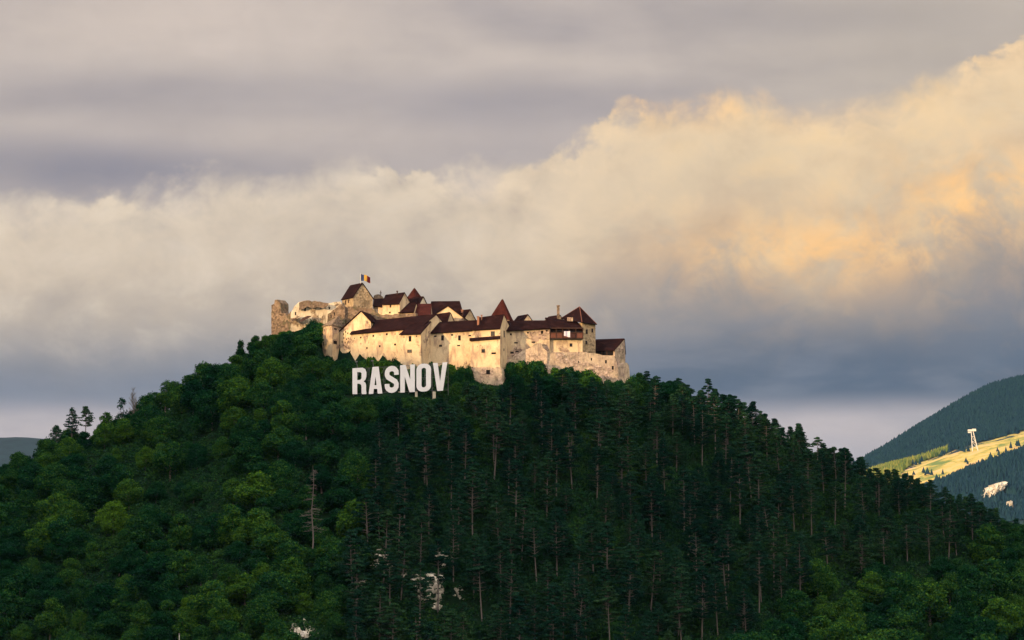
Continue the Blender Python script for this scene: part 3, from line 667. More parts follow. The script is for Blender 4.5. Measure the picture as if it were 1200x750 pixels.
for i in range(7):
    for j in range(5):
        u, v = i/6, j/4; vs.append(at(661+u*7, 388.3+v*(5.2+2.2*u)-u*.2, 894.2)+Vector((0, -.25*math.sin(u*8)-.1, 0)))
fs = [(i*5+j, i*5+j+1, i*5+j+6, i*5+j+5) for i in range(6) for j in range(4)]; part('fabric', ct, vs, fs, M['cloth'])
sol = ct.children[0].modifiers.new('thickness', 'SOLIDIFY'); sol.thickness = .05
# --- right corner tower
rt, w_, rf_, fc = house('tower', 'square corner tower with a hipped dark roof near the right end of the castle', 'tower', (676.5, 903, 379), (682.2, 900, 377.8), (697.8, 903.5, 380), 424,
      (679.2, 907, 360.3), (680, 906.5, 360.3), 'yellow_stone', hipL=True, hipR=True, side=.05, over=.6,
      ops=[('r', 687.5, 388.7, 2.0, 4.6), ('r', 694, 387.3, 1.6, 4), ('r', 687, 401.5, 1.6, 3.5)])
# wide hip running to the left behind the gallery roof
front = [(657.5, 905, 373.8), (682, 899, 378.2), (699.3, 903, 380.8), (676, 915, 376)]
for c in list(rt.children):
    if c.name.startswith('roof'): bpy.data.objects.remove(c)
m_ = MB(); ap0, ap1 = at(677.5, 906, 0), None
apx = at(679.2, 360.2, 907); q = [at(p, v, Y_) for p, Y_, v in front]; 
for i in range(4):
    a, b = q[i], q[(i+1) % 4]; n = (b-a).cross(apx-a).normalized(); n = n if n.z > 0 else -n; m_.prism([a, b, apx], n*.22)
rf_ = m_.part('roof', rt, M['roof'])
m_ = MB(); m_.bar(q[1]+Vector((0, -.1, .25)), apx+Vector((0, 0, .2)), .14); m_.bar(q[2]+Vector((0, 0, .25)), apx+Vector((0, 0, .2)), .14); m_.bar(q[0]+Vector((0, 0, .25)), apx+Vector((0, 0, .2)), .14)
m_.part('ridge_tiles', rt, M['timber_red'], rf_)
m_ = MB(); c_ = at(668, 374.6, 901.5); m_.box(c_, .9, 1.0, .6); m_.part('dormer', rt, M['plaster_worn'], rf_)
house('rear_house', 'low pale house showing its roof end behind the gallery, left of the tall chimney', 'castle building', (639, 908, 376), (652, 906, 375.5), (660, 912, 376), 392, (643, 911, 372), (656.5, 909, 370), 'plaster', side=.1)
# --- low house at the right end
rt, w_, rf_, fc = house('gatehouse', 'low open-fronted house with a broad dark roof at the right end of the castle', 'castle building', (694, 908, 411), (720.5, 903, 410.2), (732.8, 911.5, 409), 452,
      (698.5, 912.5, 398.8), (731.6, 908.5, 397.8), 'rubble', hipR=False, ops=[('r', 728.8, 406.5, 1.8, 4, H), ('r', 726.5, 420, 2.2, 3.2, H), ('r', 727, 436, 3, 5, H), ('r', 731.5, 415, 1, 2, H)], side=.1)
A_, B_ = fc[0], fc[1]; gal = MB(); gq(694.3, 718.5, 411.3, 416.4, 0.0, .3, gal); gal.part('open_front_shade', rt, M['dark'])  # dark slab painted as the shade under the open front
for px in (700, 706, 712): gal = MB(); gq(px-.4, px+.4, 411.3, 416.4, .3, .45, gal); gal.part('post', rt, M['timber'])
ruin('outer_wall', 'long mottled stone outer wall under the gallery and corner tower', [(641.5, 446), (641.5, 414), (650, 412.6), (664, 412.8), (680, 412.4), (694, 413.5), (706, 416.2), (719, 417), (721.5, 421), (724, 430), (725, 456), (700, 456)],
     (641, 893), (725, 900.5), 1.8, 'rubble', 'castle wall', .14, 21, ops=[(693, 421, 1.2, 2.4), (678, 424, 1, 1.6), (710, 424, 1.6, 3), (718, 431, 1.8, 3.5)])
ruin('corner_buttress', 'narrow broken stone buttress at the far right end of the castle', [(721, 458), (722, 430), (731.8, 425.5), (734.5, 425), (737, 428), (738, 444), (739, 458)], (721, 902), (738, 908), 4, 'rubble', 'wall', .25, 22)

# --- inner buildings
house('house', 'small square house with two tiny windows and a dark roof, right of the keep', 'castle building', (448.3, 921, 356.5), (468.4, 916.5, 355), (481.8, 922, 355), 374,
      (452, 928.5, 346.6), (474.2, 919, 343.6), 'plaster', ops=[('f', 457.6, 358.8, 1.4, 2.4), ('f', 457, 366.2, 1.6, 1.4)], chim=[(465.5, 922, 341.6, 346, 1.3, 'timber')], side=.1)
house('outbuilding', 'low dark-roofed building between the keep and the small square house', 'castle building', (437.3, 924, 358.5), (448.4, 922.5, 359.5), (452, 930, 358), 372, (438, 930, 351.5), (450, 928.5, 350.8), 'rubble', side=.1)
ruin('lookout_ruin', 'mossy stone stub with a small cross behind the low outbuilding', [(437.5, 362), (438, 346.5), (441, 345), (444.5, 344.8), (449, 348), (450, 362)], (437, 934), (450, 934), 3, 'dark_rubble', 'ruin', .3, 31)
cr_ = thing('cross', 'thin dark cross on the mossy stone stub', 'cross', tuple(at(446.2, 346, 934.5))); m_ = MB(); m_.bar(at(446.2, 348, 934.5), at(446.2, 340.6, 934.5), .14, .12); m_.bar(at(444.8, 343.2, 934.5), at(447.6, 343.2, 934.5), .10); m_.part('shaft', cr_, M['timber'])
house('tower', 'inner tower with a pointed reddish pyramid roof behind the small square house', 'tower', (477.8, 931, 349), (486.5, 928, 348.6), (494.5, 932, 349), 372, (485.6, 932, 338.2), (485.8, 932, 338.2), 'plaster_worn', 'roof_red', True, True, side=.05)
house('house', 'house with a dark skirt roof and a small white gable, below the pointed tower', 'castle building', (479, 927, 356), (491.5, 922.5, 356.5), (500.5, 926, 357), 374, (481, 930, 349), (496, 924.2, 348.4), 'white_plaster', 'roof', side=.15)
house('house', 'low house with a cream wall and dark roof under the pointed tower', 'castle building', (467.5, 917, 366.2), (485, 914, 365.6), (490, 920, 365.6), 376, (472.5, 922, 356.0), (488, 920, 355.6), 'plaster', side=.1)
house('house', 'dark red roofed building in the middle of the castle yard', 'castle building', (485.5, 915, 369.3), (505, 913.5, 368.4), (507, 921, 368), 380, (486.2, 922, 357.2), (505.5, 920.5, 357.0), 'plaster_worn', 'roof_red', side=.05)
house('house', 'long house with a high straight dark roof behind the yellow gable', 'castle building', (504, 923, 368), (541.6, 921, 367), (543.5, 931, 367), 384, (505.5, 929.5, 354.2), (538.6, 928, 353.9), 'plaster_worn', side=.1, chim=[(541.7, 921, 363.8, 374, 2.8, 'brick')])
rt = thing('gabled_house', 'broad yellow gable with a small dark attic opening in the castle centre', 'castle building')
w_, rf_, ab = front_gable(rt, (509.5, 911, 369), (547.5, 910, 376), (524.8, 910.5, 359.0), (1.5, 10, 0), 392, 'plaster', 'roof')
opening(rt, w_, ab[0], ab[1], 525.2, 365.2, 2.4, 2.2, H, False)
house('house', 'small dark-roofed house tucked in front of the yellow gable', 'castle building', (512, 903, 378.6), (524, 901.5, 378.4), (533.5, 906, 378), 392, (511.8, 907, 369.2), (527.6, 903.8, 366.8), 'plaster_worn', 'roof', side=.15)
house('house', 'little house with a pale gable at the right of the long high roof', 'castle building', (543.5, 917, 373.5), (544.6, 915, 373.5), (557, 918, 374.5), 388, (543.6, 920.5, 364.2), (551, 917, 363.4), 'yellow_stone', side=.1)
house('tower', 'tall tower whose steep pyramid roof rises behind the square wall tower', 'tower', (575, 904, 372.5), (597, 901, 374.5), (601.5, 909, 376.6), 396, (588.7, 905, 351.2), (588.9, 905, 351.2), 'plaster_worn', 'roof_red', True, True, side=.05, over=.25)
house('house', 'small house with a dark roof and a peach gable behind the stained wall', 'castle building', (602.5, 911, 377), (613, 907, 376.6), (624.3, 909, 376.6), 392, (607, 913.5, 371.4), (618.7, 908, 369.3), 'plaster', side=.1)

# ------------------------------------------------------------------ the sign
SY = lambda px: 874-(px-413)/111*8
top_py = lambda px: 431.6-(px-413)/111*7.2
bot_py = lambda px: 461.8-(px-430)/95*4.3 if px > 430 else 461.8
def rr(x0, y0, x1, y1, r, n=7, cc=False):
    pts = []
    for (cx, cy, a0) in ((x1-r[0], y1-r[1], 0), (x0+r[0], y1-r[1], 90), (x0+r[0], y0+r[1], 180), (x1-r[0], y0+r[1], 270)):
        for i in range(n): a = R(a0+90*i/(n-1)); pts.append((cx+r[0]*math.cos(a), cy+r[1]*math.sin(a)))
    return pts
def ribbon(path, hw, hh):
    out = []; inn = []
    for i, p in enumerate(path):
        a = path[max(0, i-1)]; b = path[min(len(path)-1, i+1)]; tx, ty = (b[0]-a[0])*0.55, b[1]-a[1]; l = math.hypot(tx, ty); nx_, ny_ = -ty/l, tx/l
        out.append((p[0]+nx_*hw, p[1]+ny_*hh)); inn.append((p[0]-nx_*hw, p[1]-ny_*hh))
    return out+inn[::-1]
LW, LH = 0.165, 0.098
spath = []
for i in range(9): a = R(-5+190*i/8); spath.append((0.5+0.335*math.cos(a), 0.735+0.165*math.sin(a)+0.0))
spath = [(0.835, 0.66)]+spath[0:]
spath += [(0.17, 0.66), (0.24, 0.59), (0.5, 0.50), (0.76, 0.41), (0.83, 0.33)]
for i in range(1, 9): a = R(5-190*i/8); spath.append((0.5+0.335*math.cos(a), 0.265+0.165*math.sin(a)))
spath.append((0.165, 0.34))
letters = {
 'R': [[(0, 0), (.34, 0), (.34, .40), (.46, .40), (.62, .36), (.66, .26), (.66, .05), (.69, 0), (1, 0), (1, .06), (.98, .12), (.98, .32), (.94, .42), (.80, .485), (.94, .55), (1, .66), (1, .82), (.92, .94), (.74, 1), (0, 1)],
       [(.34, .54), (.34, .84), (.56, .84), (.66, .79), (.66, .60), (.56, .54)]],
 'A': [[(0, 0), (.33, 0), (.375, .18), (.625, .18), (.67, 0), (1, 0), (.72, 1), (.28, 1)], [(.42, .32), (.58, .32), (.50, .66)]],
 'S': [ribbon(spath, LW, LH)],
 'N': [[(0, 0), (.31, 0), (.31, .58), (.64, 0), (1, 0), (1, 1), (.69, 1), (.69, .44), (.36, 1), (0, 1)]],
 'O': [rr(0, 0, 1, 1, (.42, .21)), rr(.34, .15, .66, .85, (.14, .08))],
 'V': [[(.30, 0), (.70, 0), (1, 1), (.68, 1), (.5, .32), (.32, 1), (0, 1)]]}
sg = thing('sign', 'big white block-letter sign reading RASNOV on the slope below the castle', 'sign', tuple(at(470, 466, 870)))
spans = [('R', 413, 429.2), ('A', 432, 448), ('S', 450.8, 467.2), ('N', 469, 486), ('O', 488, 505), ('V', 507.3, 524)]
for ch, l, r_px in spans:
    cu = bpy.data.curves.new('letter', 'CURVE'); cu.dimensions = '2D'; cu.fill_mode = 'BOTH'
    for pts in letters[ch]:
        sp = cu.splines.new('POLY'); sp.points.add(len(pts)-1); sp.use_cyclic_u = True
        for p, (x, y) in zip(sp.points, pts): p.co = (x, y, 0, 1)
    tmp = bpy.data.objects.new('tmp', cu); C.objects.link(tmp); bpy.context.view_layer.update()
    me = bpy.data.meshes.new_from_object(tmp); bpy.data.objects.remove(tmp)
    for v in me.vertices:
        px = l+v.co.x*(r_px-l); py = bot_py(px)+v.co.y*(top_py(px)-bot_py(px)); v.co = at(px, py, SY(px))-sg.location
    bm = bmesh.new(); bm.from_mesh(me); bmesh.ops.remove_doubles(bm, verts=bm.verts, dist=1e-4)
    g = bmesh.ops.extrude_face_region(bm, geom=bm.faces[:]); nv = [e for e in g['geom'] if isinstance(e, bmesh.types.BMVert)]
    bmesh.ops.translate(bm, vec=(0.05, .35, 0), verts=nv); bmesh.ops.recalc_face_normals(bm, faces=bm.faces); bm.to_mesh(me); bm.free()
    me.materials.clear(); me.materials.append(M['letter']); lo = link('letter', me, sg); lo['label'] = 'white block letter %s of the hillside sign' % ch
# lattice frame behind
fr = MB(); off = Vector((0, .9, 0)); off2 = Vector((0, 2.6, 0))
G_ = lambda px, v, o: at(px, bot_py(px)+v*(top_py(px)-bot_py(px)), SY(px))+o
for v in (0.03, .50, .98): fr.bar(G_(413.5, v, off), G_(525, v, off), .05)
for px in np.linspace(414, 525, 13): fr.bar(G_(px, -.06, off), G_(px, 1.0, off), .045)
for i, px in enumerate(np.linspace(414, 515, 12)):
    for v in (.03, .50): fr.bar(G_(px, v, off), G_(px+9, v+.45, off), .035)
for px in (414, 431, 449, 468, 487, 506, 525): fr.bar(G_(px, -.15, off2), G_(px, .95, off), .06); fr.bar(G_(px, .45, off), G_(px, .2, off2), .04)
fr.part('frame', sg, M['steel'])
for px, w in ((467.8, 1.8), (487.8, 2.9), (508.8, 3.6)):
    m_ = MB(); p = at(px, 459.5, SY(px)+.5); hw = w*K*870/2; m_.box((p.x, p.y+.4, p.z-3), hw, hw*.8, 3.2); m_.part('post', sg, M['post'])
for px, py, lb in ((417.5, 423.8, 'small floodlight on a pole behind the letter R'), (436.3, 422.8, 'small floodlight on a pole behind the letter A')):
    fl_ = thing('floodlight', lb, 'floodlight', tuple(at(px+3, 440, 876)))
    m_ = MB(); m_.bar(at(px+3, 440, 876), at(px+.3, py, 876), .09); m_.part('pole', fl_, M['steel'])
    m_ = MB(); m_.box(at(px, py, 875.8), .36, .25, .2); m_.part('lamp_head', fl_, M['steel'])

# ------------------------------------------------------------------ vegetation limits (top of greenery in the photo, so that it never covers the castle)
lim_px = [0, 30, 60, 110, 130, 145, 165, 185, 195, 225, 250, 275, 300, 318, 330, 341, 356, 360, 366, 375.9, 376.1, 384, 398, 411, 411.1, 524.9, 525, 550, 550.1, 556, 566, 588, 589, 597, 610, 625, 640, 655, 665, 690, 700, 720, 737, 738,
          760, 800, 830, 870, 900, 930, 960, 985, 1010, 1030, 1060, 1085, 1110, 1140, 1160, 1200, 1300]
lim_py = [545, 522, 505, 500, 486, 470, 470, 458, 452, 432, 420, 405, 392, 389, 386, 383, 381, 376, 373, 372, 417, 416, 420, 419, 463, 464, 427, 427, 447, 444, 447, 445, 433, 425, 420, 421, 424, 430, 428, 433, 438, 444, 443, 436,
          437, 443, 446, 466, 482, 495, 508, 524, 535, 545, 555, 565, 573, 582, 592, 610, 655]
def limit(px): return float(np.interp(px, lim_px, lim_py))
def limw(px, w, y=0):
    if y > 874-(px-413)/111*8+3.2 and 409 < px < 528: return 421.0
    return max(limit(px-w), limit(px), limit(px+w)) if 300 < px < 745 else limit(px)

EXC = []                                     # clearings (x, y, radius)
rocks_px = [(500, 693, 9, 'broad pale limestone outcrop among the pines low in the centre'), (444, 658, 6, 'small limestone outcrop left of and above the broad one'), (350, 741, 7, 'limestone outcrop at the bottom edge left of centre'),
            (424, 684, 3.5, 'slim pale rock left of the broad outcrop'), (537, 697, 3, 'small grey rock right of the broad outcrop'), (520, 650, 4.5, 'low grey rock above the broad outcrop')]
def ground_hit(px, py):
    d = at(px, py, 1.0)
    for Y in np.arange(640, 1000, 1.0):
        p = d*Y
        if p.z < hill(p.x, p.y): return p
    return d*760
def rock(p, s, label):
    bm = bmesh.new(); r = random.Random(int(p.x*10)); n0 = int(10+s*5)
    for k in range(n0):
        b2 = bmesh.ops.create_icosphere(bm, subdivisions=2, radius=1)['verts']
        ox = r.gauss(0, .42)*s; oy = r.gauss(0, .5)*s; oz = float(hill(p.x+ox, p.y+oy))-p.z
        c = Vector((ox, oy, oz+r.uniform(-.2, .35))); q0 = s*r.uniform(.07, .20); sc_ = Vector((q0*r.uniform(.8, 1.8), q0, q0*r.uniform(.8, 1.9))); ph = r.uniform(0, 6)
        for v in b2:
            q = v.co; n_ = 1+.3*math.sin(q.x*4+ph)*math.sin(q.y*5+k*2)+.22*math.sin(q.z*7+q.x*5+k); n_ = round(n_*5)/5
            v.co = Vector((q.x*sc_.x, q.y*sc_.y, q.z*sc_.z))*n_+c
    me = bpy.data.meshes.new('rock'); bm.to_mesh(me); bm.free(); me.materials.append(M['limestone'])
    o = link('limestone_outcrop', me, None, p); tag(o, label, 'rock', 'limestone outcrops on the slope'); return o
for px, py, s, lb in rocks_px:
    p = ground_hit(px, py); s_ = s*K*p.y*2.2/1.6; rock(p, s_*2.0, lb)
    EXC.append((p.x, p.y-s_*1.0, s_*1.5+1.5)); EXC.append((p.x, p.y-s_*2.5-6, s_*.9+1.5))

B_VAR = [broad_meshes(9.5, (4.9, 3.9, 5.4, 4.4)[i % 4], 100+i) for i in range(12)]
P_VAR = [pine_meshes(18.0, (4.7, 3.8, 4.3)[i % 3], 200+i, 9000, lowest=random.Random(i).uniform(.18, .44)) for i in range(12)]
D_VAR = [pine_meshes(11.0, 3.3, 240+i, 5200, lowest=.12) for i in range(4)]
S_VAR = [broad_meshes(4.5, 3.0, 300+i, 4200) for i in range(4)]
def tree(name, var, loc, sc, sz, rot, label, cat, group):
    rt = thing(name, label, cat, loc, group); rt.rotation_euler = (0, 0, rot); rt.scale = (sc, sc, sz)
    cr, tk = var
    a = link('trunk', tk, rt); b = link('crown', cr, rt)
    return rt

# zones: pine or broadleaf by where they grow on the slope (x across, d metres below the ridge line)
def zone(px, py):
    if px < 395+0.25*(750-py): 
        return 'b'
    if py < 476: return 'b'
    if px > 860 and py > np.interp(px, [860, 960, 1080, 1200], [775, 700, 668, 640]): return 'b'
    return 'p'
placed = {'b': [], 'p': [], 's': []}
def far_enough(lst, x, y, r, sl=1.0):
    return all((x-a)**2+(y-b)**2 > r*r for a, b, *_ in lst)
rnd = random.Random(5)
def castle_clear(x, y, px, m=0):
    if 318 < px < 740:
        yf = np.interp(px, [318, 341, 376, 377, 400, 493, 551, 586, 600, 640, 700, 738], [920, 916, 914, 900, 897, 880, 884, 880, 888, 890, 896, 900])
        if y > yf-m: return False
    if 404 < px < 534 and -1.5 < y-(874-(px-413)/111*8) < 2.6: return False
    return True
tries = 0
while tries < 60000 and (len(placed['b']) < 298 or len(placed['p']) < 298):
    tries += 1
    y = rnd.uniform(690, 945); x = rnd.uniform(-195, 195); z = float(hill(x, y)); px, py = proj(x, y, z)
    if px < -25 or px > 1225 or py > 805: continue
    k = zone(px, py)
    if len(placed[k]) >= 298: continue
    if any((x-a)**2+(y-b)**2 < r*r for a, b, r in EXC): continue
    if not castle_clear(x, y, px, 3.5): continue
    sy = K*y
    h = rnd.uniform(6.0, 13.0) if k == 'b' else rnd.choice((rnd.uniform(9, 14), rnd.uniform(15, 22), rnd.uniform(16, 22)))
    if k == 'b' and px > 860: h *= 1.15
    w = h*.46 if k == 'b' else 3.3
    lim = limw(px, w/sy*.8)
    hmax = (py-lim)*sy*(1+(rnd.uniform(-.3, .12) if not 300 < px < 745 else rnd.uniform(-.1, .0)))
    if hmax < h:
        if k == 'p' and hmax < 6:
            k = 'b'
            if len(placed['b']) >= 298: continue
        h = hmax
        if h < 4.2: continue
    if not far_enough(placed[k], x, y, (6.6 if k == 'b' else 6.3)): continue
    if k == 'p' and not far_enough(placed['b'], x, y, 3): continue
    placed[k].append((x, y, z, h, px, py))
print('TREES', len(placed['b']), len(placed['p']), tries)
def bl_label(px, py):
    if px > 800: return 'bright leafy tree in the broadleaf belt at the lower right of the hill', 'leafy trees at the lower right'
    if px > 540: return 'dark leafy tree at the foot of the right half of the castle', 'leafy trees under the castle right'
    if py < 480 and px > 330: return 'leafy tree close below the castle and the sign', 'leafy trees under the castle'
    if px > 300: return 'leafy tree on the slope below the sign, left of the pines', 'leafy trees below the sign'
    if px > 150: return 'leafy tree in the middle of the left slope', 'leafy trees on the left slope'
    return 'leafy tree near the left edge of the hill', 'leafy trees at the left edge'
def pn_label(px, py):
    if px > 1000: return 'dark pine on the far right shoulder of the hill', 'pines on the right shoulder'
    if px > 740: return 'tall dark pine on the upper right slope beyond the castle', 'pines on the upper right slope'
    if py < 640: return 'tall pine with a bare trunk in the wood below the castle', 'pines below the castle'
    return 'tall pine low on the hill around the pale rocks', 'pines low on the hill'
for (x, y, z, h, px, py) in placed['b']:
    v = B_VAR[rnd.randrange(len(B_VAR))]; lb, gp = bl_label(px, py); s = h/9.5
    tree('broadleaf_tree', v, (x, y, z-.3), s*rnd.uniform(.95, 1.35), s, rnd.uniform(0, 6.28), lb, 'tree', gp).rotation_euler = (rnd.gauss(0, .06), rnd.gauss(0, .06), rnd.uniform(0, 6.28))
for (x, y, z, h, px, py) in placed['p']:
    lb, gp = pn_label(px, py)
    if h < 12: v = D_VAR[rnd.randrange(4)]; s = h/11
    else: v = P_VAR[rnd.randrange(len(P_VAR))]; s = h/18
    t_ = tree('pine_tree', v, (x, y, z-.3), rnd.uniform(.85, 1.2)*(.5+.5*s), s, rnd.uniform(0, 6.28), lb, 'pine', gp)
    t_.rotation_euler = (rnd.gauss(0, .035), rnd.gauss(0, .045), t_.rotation_euler.z)

# shrubs close under the walls and behind the sign
def shrub_at(px, py_top, Y, wpx=None, label='', gp='shrubs under the castle walls'):
    p = at(px, py_top+rnd.uniform(0, 5), Y); z = float(hill(p.x, p.y)); h = max(1.6, p.z-z); h = min(h, 9)
    zz = p.z-h; s = h/4.5; sw = (wpx*K*Y/2/2.6*rnd.uniform(1.1, 1.7)) if wpx else s; p = p+Vector((rnd.uniform(-1, 1), rnd.uniform(-1, 1), 0))
    tree('shrub', S_VAR[rnd.randrange(4)], (p.x, Y, zz), sw, s, rnd.uniform(0, 6.28), label, 'shrub', gp)
for px, pt, Y, w in ((331, 388, 917, 14), (345, 384, 915, 16), (358, 379, 913, 16), (368, 374, 911, 18), (374, 376, 909, 12), (352, 388, 908, 18), (366, 386, 905, 16), (322, 391, 919, 12), (338, 390, 912, 16), (372, 390, 904, 10)):
    shrub_at(px, pt, Y, w, 'dense dark shrub hiding the foot of the pale ruins', 'shrubs at the ruins')
for px, pt, Y, w in ((382, 416, 897, 14), (394, 421, 895, 12), (404, 421, 893, 12), (412, 420, 890, 14), (406, 424, 892, 18), (417, 424, 889, 20), (430, 421, 886, 20), (444, 421, 884, 20), (456, 421, 883, 18), (423, 419.5, 887, 12), (437, 416.5, 884, 20), (450, 419, 884, 14), (464, 420.5, 882, 14), (474, 426, 880, 12), (486, 427, 879, 12), (497, 427, 880, 12), (507, 425, 881, 12), (518, 426, 882, 14), (530, 427, 884, 14), (540, 426, 885, 14), (546, 428, 884, 12)):
    shrub_at(px, pt, Y, w, 'green shrub between the curtain wall and the sign', 'shrubs behind the sign')
for px, pt, Y, w in ((559, 441, 880, 10), (594, 431, 888, 12), (600, 424, 888, 14), (611, 420, 889, 18), (624, 420, 889, 18), (636, 423, 889, 16), (648, 430, 889, 14), (662, 428, 889, 18), (674, 433, 889, 14), (690, 433, 892, 18), (702, 439, 893, 14), (714, 445, 894, 14), (727, 443, 896, 12), (738, 440, 900, 12)):
    shrub_at(px, pt, Y, w, 'dark shrub at the foot of the stone outer walls', 'shrubs at the outer walls')

k_ = 0; sp_ = []
while k_ < 9000 and len(sp_) < 250:
    k_ += 1; x = rnd.uniform(-85, 42); y = rnd.uniform(845, 926); z = float(hill(x, y)); px, py = proj(x, y, z)
    if not castle_clear(x, y, px, 1.5) or not far_enough(sp_, x, y, 2.3) or not far_enough(placed['b'], x, y, 1.6): continue
    h = min(rnd.uniform(2.2, 4.6), (py-limw(px, 7, y))*K*y)
    if h < 1.1: continue
    sp_.append((x, y)); s_ = h/4.5
    tree('shrub', S_VAR[rnd.randrange(4)], (x, y, z-.4), max(.55, s_)*rnd.uniform(.9, 1.2), s_*1.05, rnd.uniform(0, 6.28), 'bushy shrub on the steep bank just below the castle walls', 'shrub', 'shrubs on the castle bank')
print('SHRUBS', len(sp_))
# trees with an outline of their own on the skyline
def single(kind, px, py_base, py_top, Y, wscale, seed, label, name, cat='tree', **kw):
    p = at(px, py_base, Y); q = at(px, py_top, Y); h = q.z-p.z
    var = pine_meshes(h, wscale, seed, **kw) if kind == 'p' else broad_meshes(h, wscale, seed, 3200)
    return tree(name, var, tuple(p), 1, 1, 0, label, cat, None)
single('p', 84, 522, 477, 925, 2.6, 61, 'left one of two dark flat-topped pines against the sky at far left', 'pine_tree', 'pine', n=2300, lowest=.30)
single('p', 99, 522, 476, 925, 2.7, 62, 'right one of two dark flat-topped pines against the sky at far left', 'pine_tree', 'pine', n=2300, lowest=.48)
single('p', 66, 528, 498, 922, 2.4, 63, 'short dark pine left of the flat-topped pair on the skyline', 'pine_tree', 'pine', n=1800, lowest=.35)
single('b', 143, 515, 461, 924, 3.4, 64, 'narrow leafy tree on the skyline beside the bare tree', 'broadleaf_tree')
single('b', 194, 482, 443, 926, 3.3, 65, 'ragged dark tree standing up from the left skyline', 'broadleaf_tree')
single('b', 125, 515, 481, 922, 3.4, 66, 'low leafy tree between the pine pair and the narrow skyline tree', 'broadleaf_tree')
single('b', 177, 492, 471, 926, 2.2, 67, 'tiny spiky tree in the dip of the left skyline', 'broadleaf_tree')
single('b', 282, 428, 396, 927, 2.0, 69, 'little bushy tree poking up from the upper left skyline', 'broadleaf_tree')
single('p', 757, 500, 434, 918, 3.0, 70, 'first tall pine against the sky right of the castle', 'pine_tree', 'pine', n=4000, lowest=.25)
single('p', 772, 505, 441, 914, 2.8, 71, 'second pine against the sky right of the castle', 'pine_tree', 'pine', n=4000, lowest=.3)
def twiggy(name, px, pb, pt, Y, w, seed, label, droop, mt, leaf=False):
    p = at(px, pb, Y); h = at(px, pt, Y).z-p.z; r = random.Random(seed); b = MB(); root = thing(name, label, 'tree', tuple(p))
    ax = lambda z: p+Vector((.25*math.sin(z*.4), 0, z)); n = 8
    t_ = MB()
    for i in range(n): t_.bar(ax(h*i/n), ax(h*(i+1)/n), .20*(1-i/n)+.03, .20*(1-(i+1)/n)+.03)
    t_.part('trunk', root, mt)
    for k in range(60):
        z = h*r.uniform(.25, .97); a = r.uniform(0, 6.28); L = w*(1.15-z/h)*r.uniform(.6, 1.1); e = ax(z)+Vector((L*math.cos(a), L*math.sin(a), L*droop)); b.bar(ax(z), e, .05, .02, 4)
        for q in range(6):
            s_ = ax(z).lerp(e, r.uniform(.3, 1)); b.bar(s_, s_+Vector((r.uniform(-.7, .7), r.uniform(-.7, .7), r.uniform(-.3, .6)+droop*.5)), .028, .012, 3)
    b.part('branches', root, mt); return root
twiggy('bare_tree', 156, 505, 456, 925, 2.6, 1, 'bare grey leafless tree against the sky on the left', 1.1, M['bark_grey'])
gp_ = ground_hit(366, 645); twiggy('dead_conifer', 366, 648, 545, gp_.y-9, 5.2, 2, 'dead brown conifer standing among the green trees left of centre', -.12, M['bark'])
pm = thing('mast', 'thin white mast poking into view at the bottom edge, left', 'mast', tuple(at(210, 790, 740))); m_ = MB(); m_.bar(at(210, 790, 740), at(210, 743, 740), .12, .09); m_.part('pole', pm, M['white_metal']); m_ = MB(); m_.box(at(210, 743, 740), .18, .18, .2); m_.part('cap', pm, M['steel'])

# undergrowth: countless low bushes between the trunks
N_ = 19000; ux = RNG.uniform(-200, 200, N_*3); uy = RNG.uniform(740, 950, N_*3); uz = hill(ux, uy); keep = []
for i in range(len(ux)):
    px, py = proj(ux[i], uy[i], uz[i]+1.5)
    if -20 < px < 1220 and py < 770 and castle_clear(ux[i], uy[i], px, 1.0) and py > limw(px, 6, uy[i])+1 and not any((ux[i]-a)**2+(uy[i]-b)**2 < (r*.62)**2 for a, b, r in EXC[::2]): keep.append(i)
keep = np.array(keep[:N_]); n_l = 46
rad = RNG.uniform(.8, 2.5, len(keep)); idx = np.repeat(np.arange(len(keep)), n_l); u = unit(len(idx)); u[:, 2] = np.abs(u[:, 2])
Pn = np.stack([ux[keep], uy[keep], uz[keep]], 1)[idx]+u*(rad[idx]*RNG.uniform(.7, 1.1, len(idx)))[:, None]
ug = link('undergrowth', quads('undergrowth', Pn, u+RNG.normal(size=u.shape)*.5, RNG.uniform(.35, .65, len(idx)), M['leaf_low'])); ug['kind'] = 'stuff'; ug['label'] = 'low bushes and saplings covering the hillside between the trees'

# ------------------------------------------------------------------ distant forest, pylon, cliff
N2 = 34000; fx_ = RNG.uniform(380*MS, 1200*MS, N2*3); fy_ = RNG.uniform(3050*MS, 4350*MS, N2*3); md = meadow(fx_, fy_); fn = fbm(fx_, fy_, .02, 4)
pxs = 600+fx_/(K*fy_); ok = (pxs > 1000) & (pxs < 1260)
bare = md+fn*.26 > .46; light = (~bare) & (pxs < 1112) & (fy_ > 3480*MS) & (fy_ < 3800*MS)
ok &= (~bare) | (RNG.random(len(fx_)) < .03*(fn > .1)+.004)
sel = np.where(ok)[0][:N2]; fz = mount(fx_[sel], fy_[sel]); n = len(sel); k = 6
hh = RNG.uniform(10, 20, n); ww = hh*RNG.uniform(.22, .36, n); vs = []
ang = np.linspace(0, 2*math.pi, k, endpoint=False)
base = np.stack([fx_[sel][:, None]+ww[:, None]*np.cos(ang)*RNG.uniform(.7, 1.3, (n, k)), fy_[sel][:, None]+ww[:, None]*np.sin(ang), (fz+hh*.15)[:, None]+RNG.uniform(-1, 1, (n, k))], 2)
tip = np.stack([fx_[sel]+RNG.uniform(-.5, .5, n), fy_[sel], fz+hh], 1)[:, None, :]
V_ = np.concatenate([base, tip], 1).reshape(-1, 3); b0 = np.arange(n)*(k+1)
F_ = np.concatenate([np.stack([b0+i, b0+(i+1) % k, b0+k], 1) for i in range(k)])
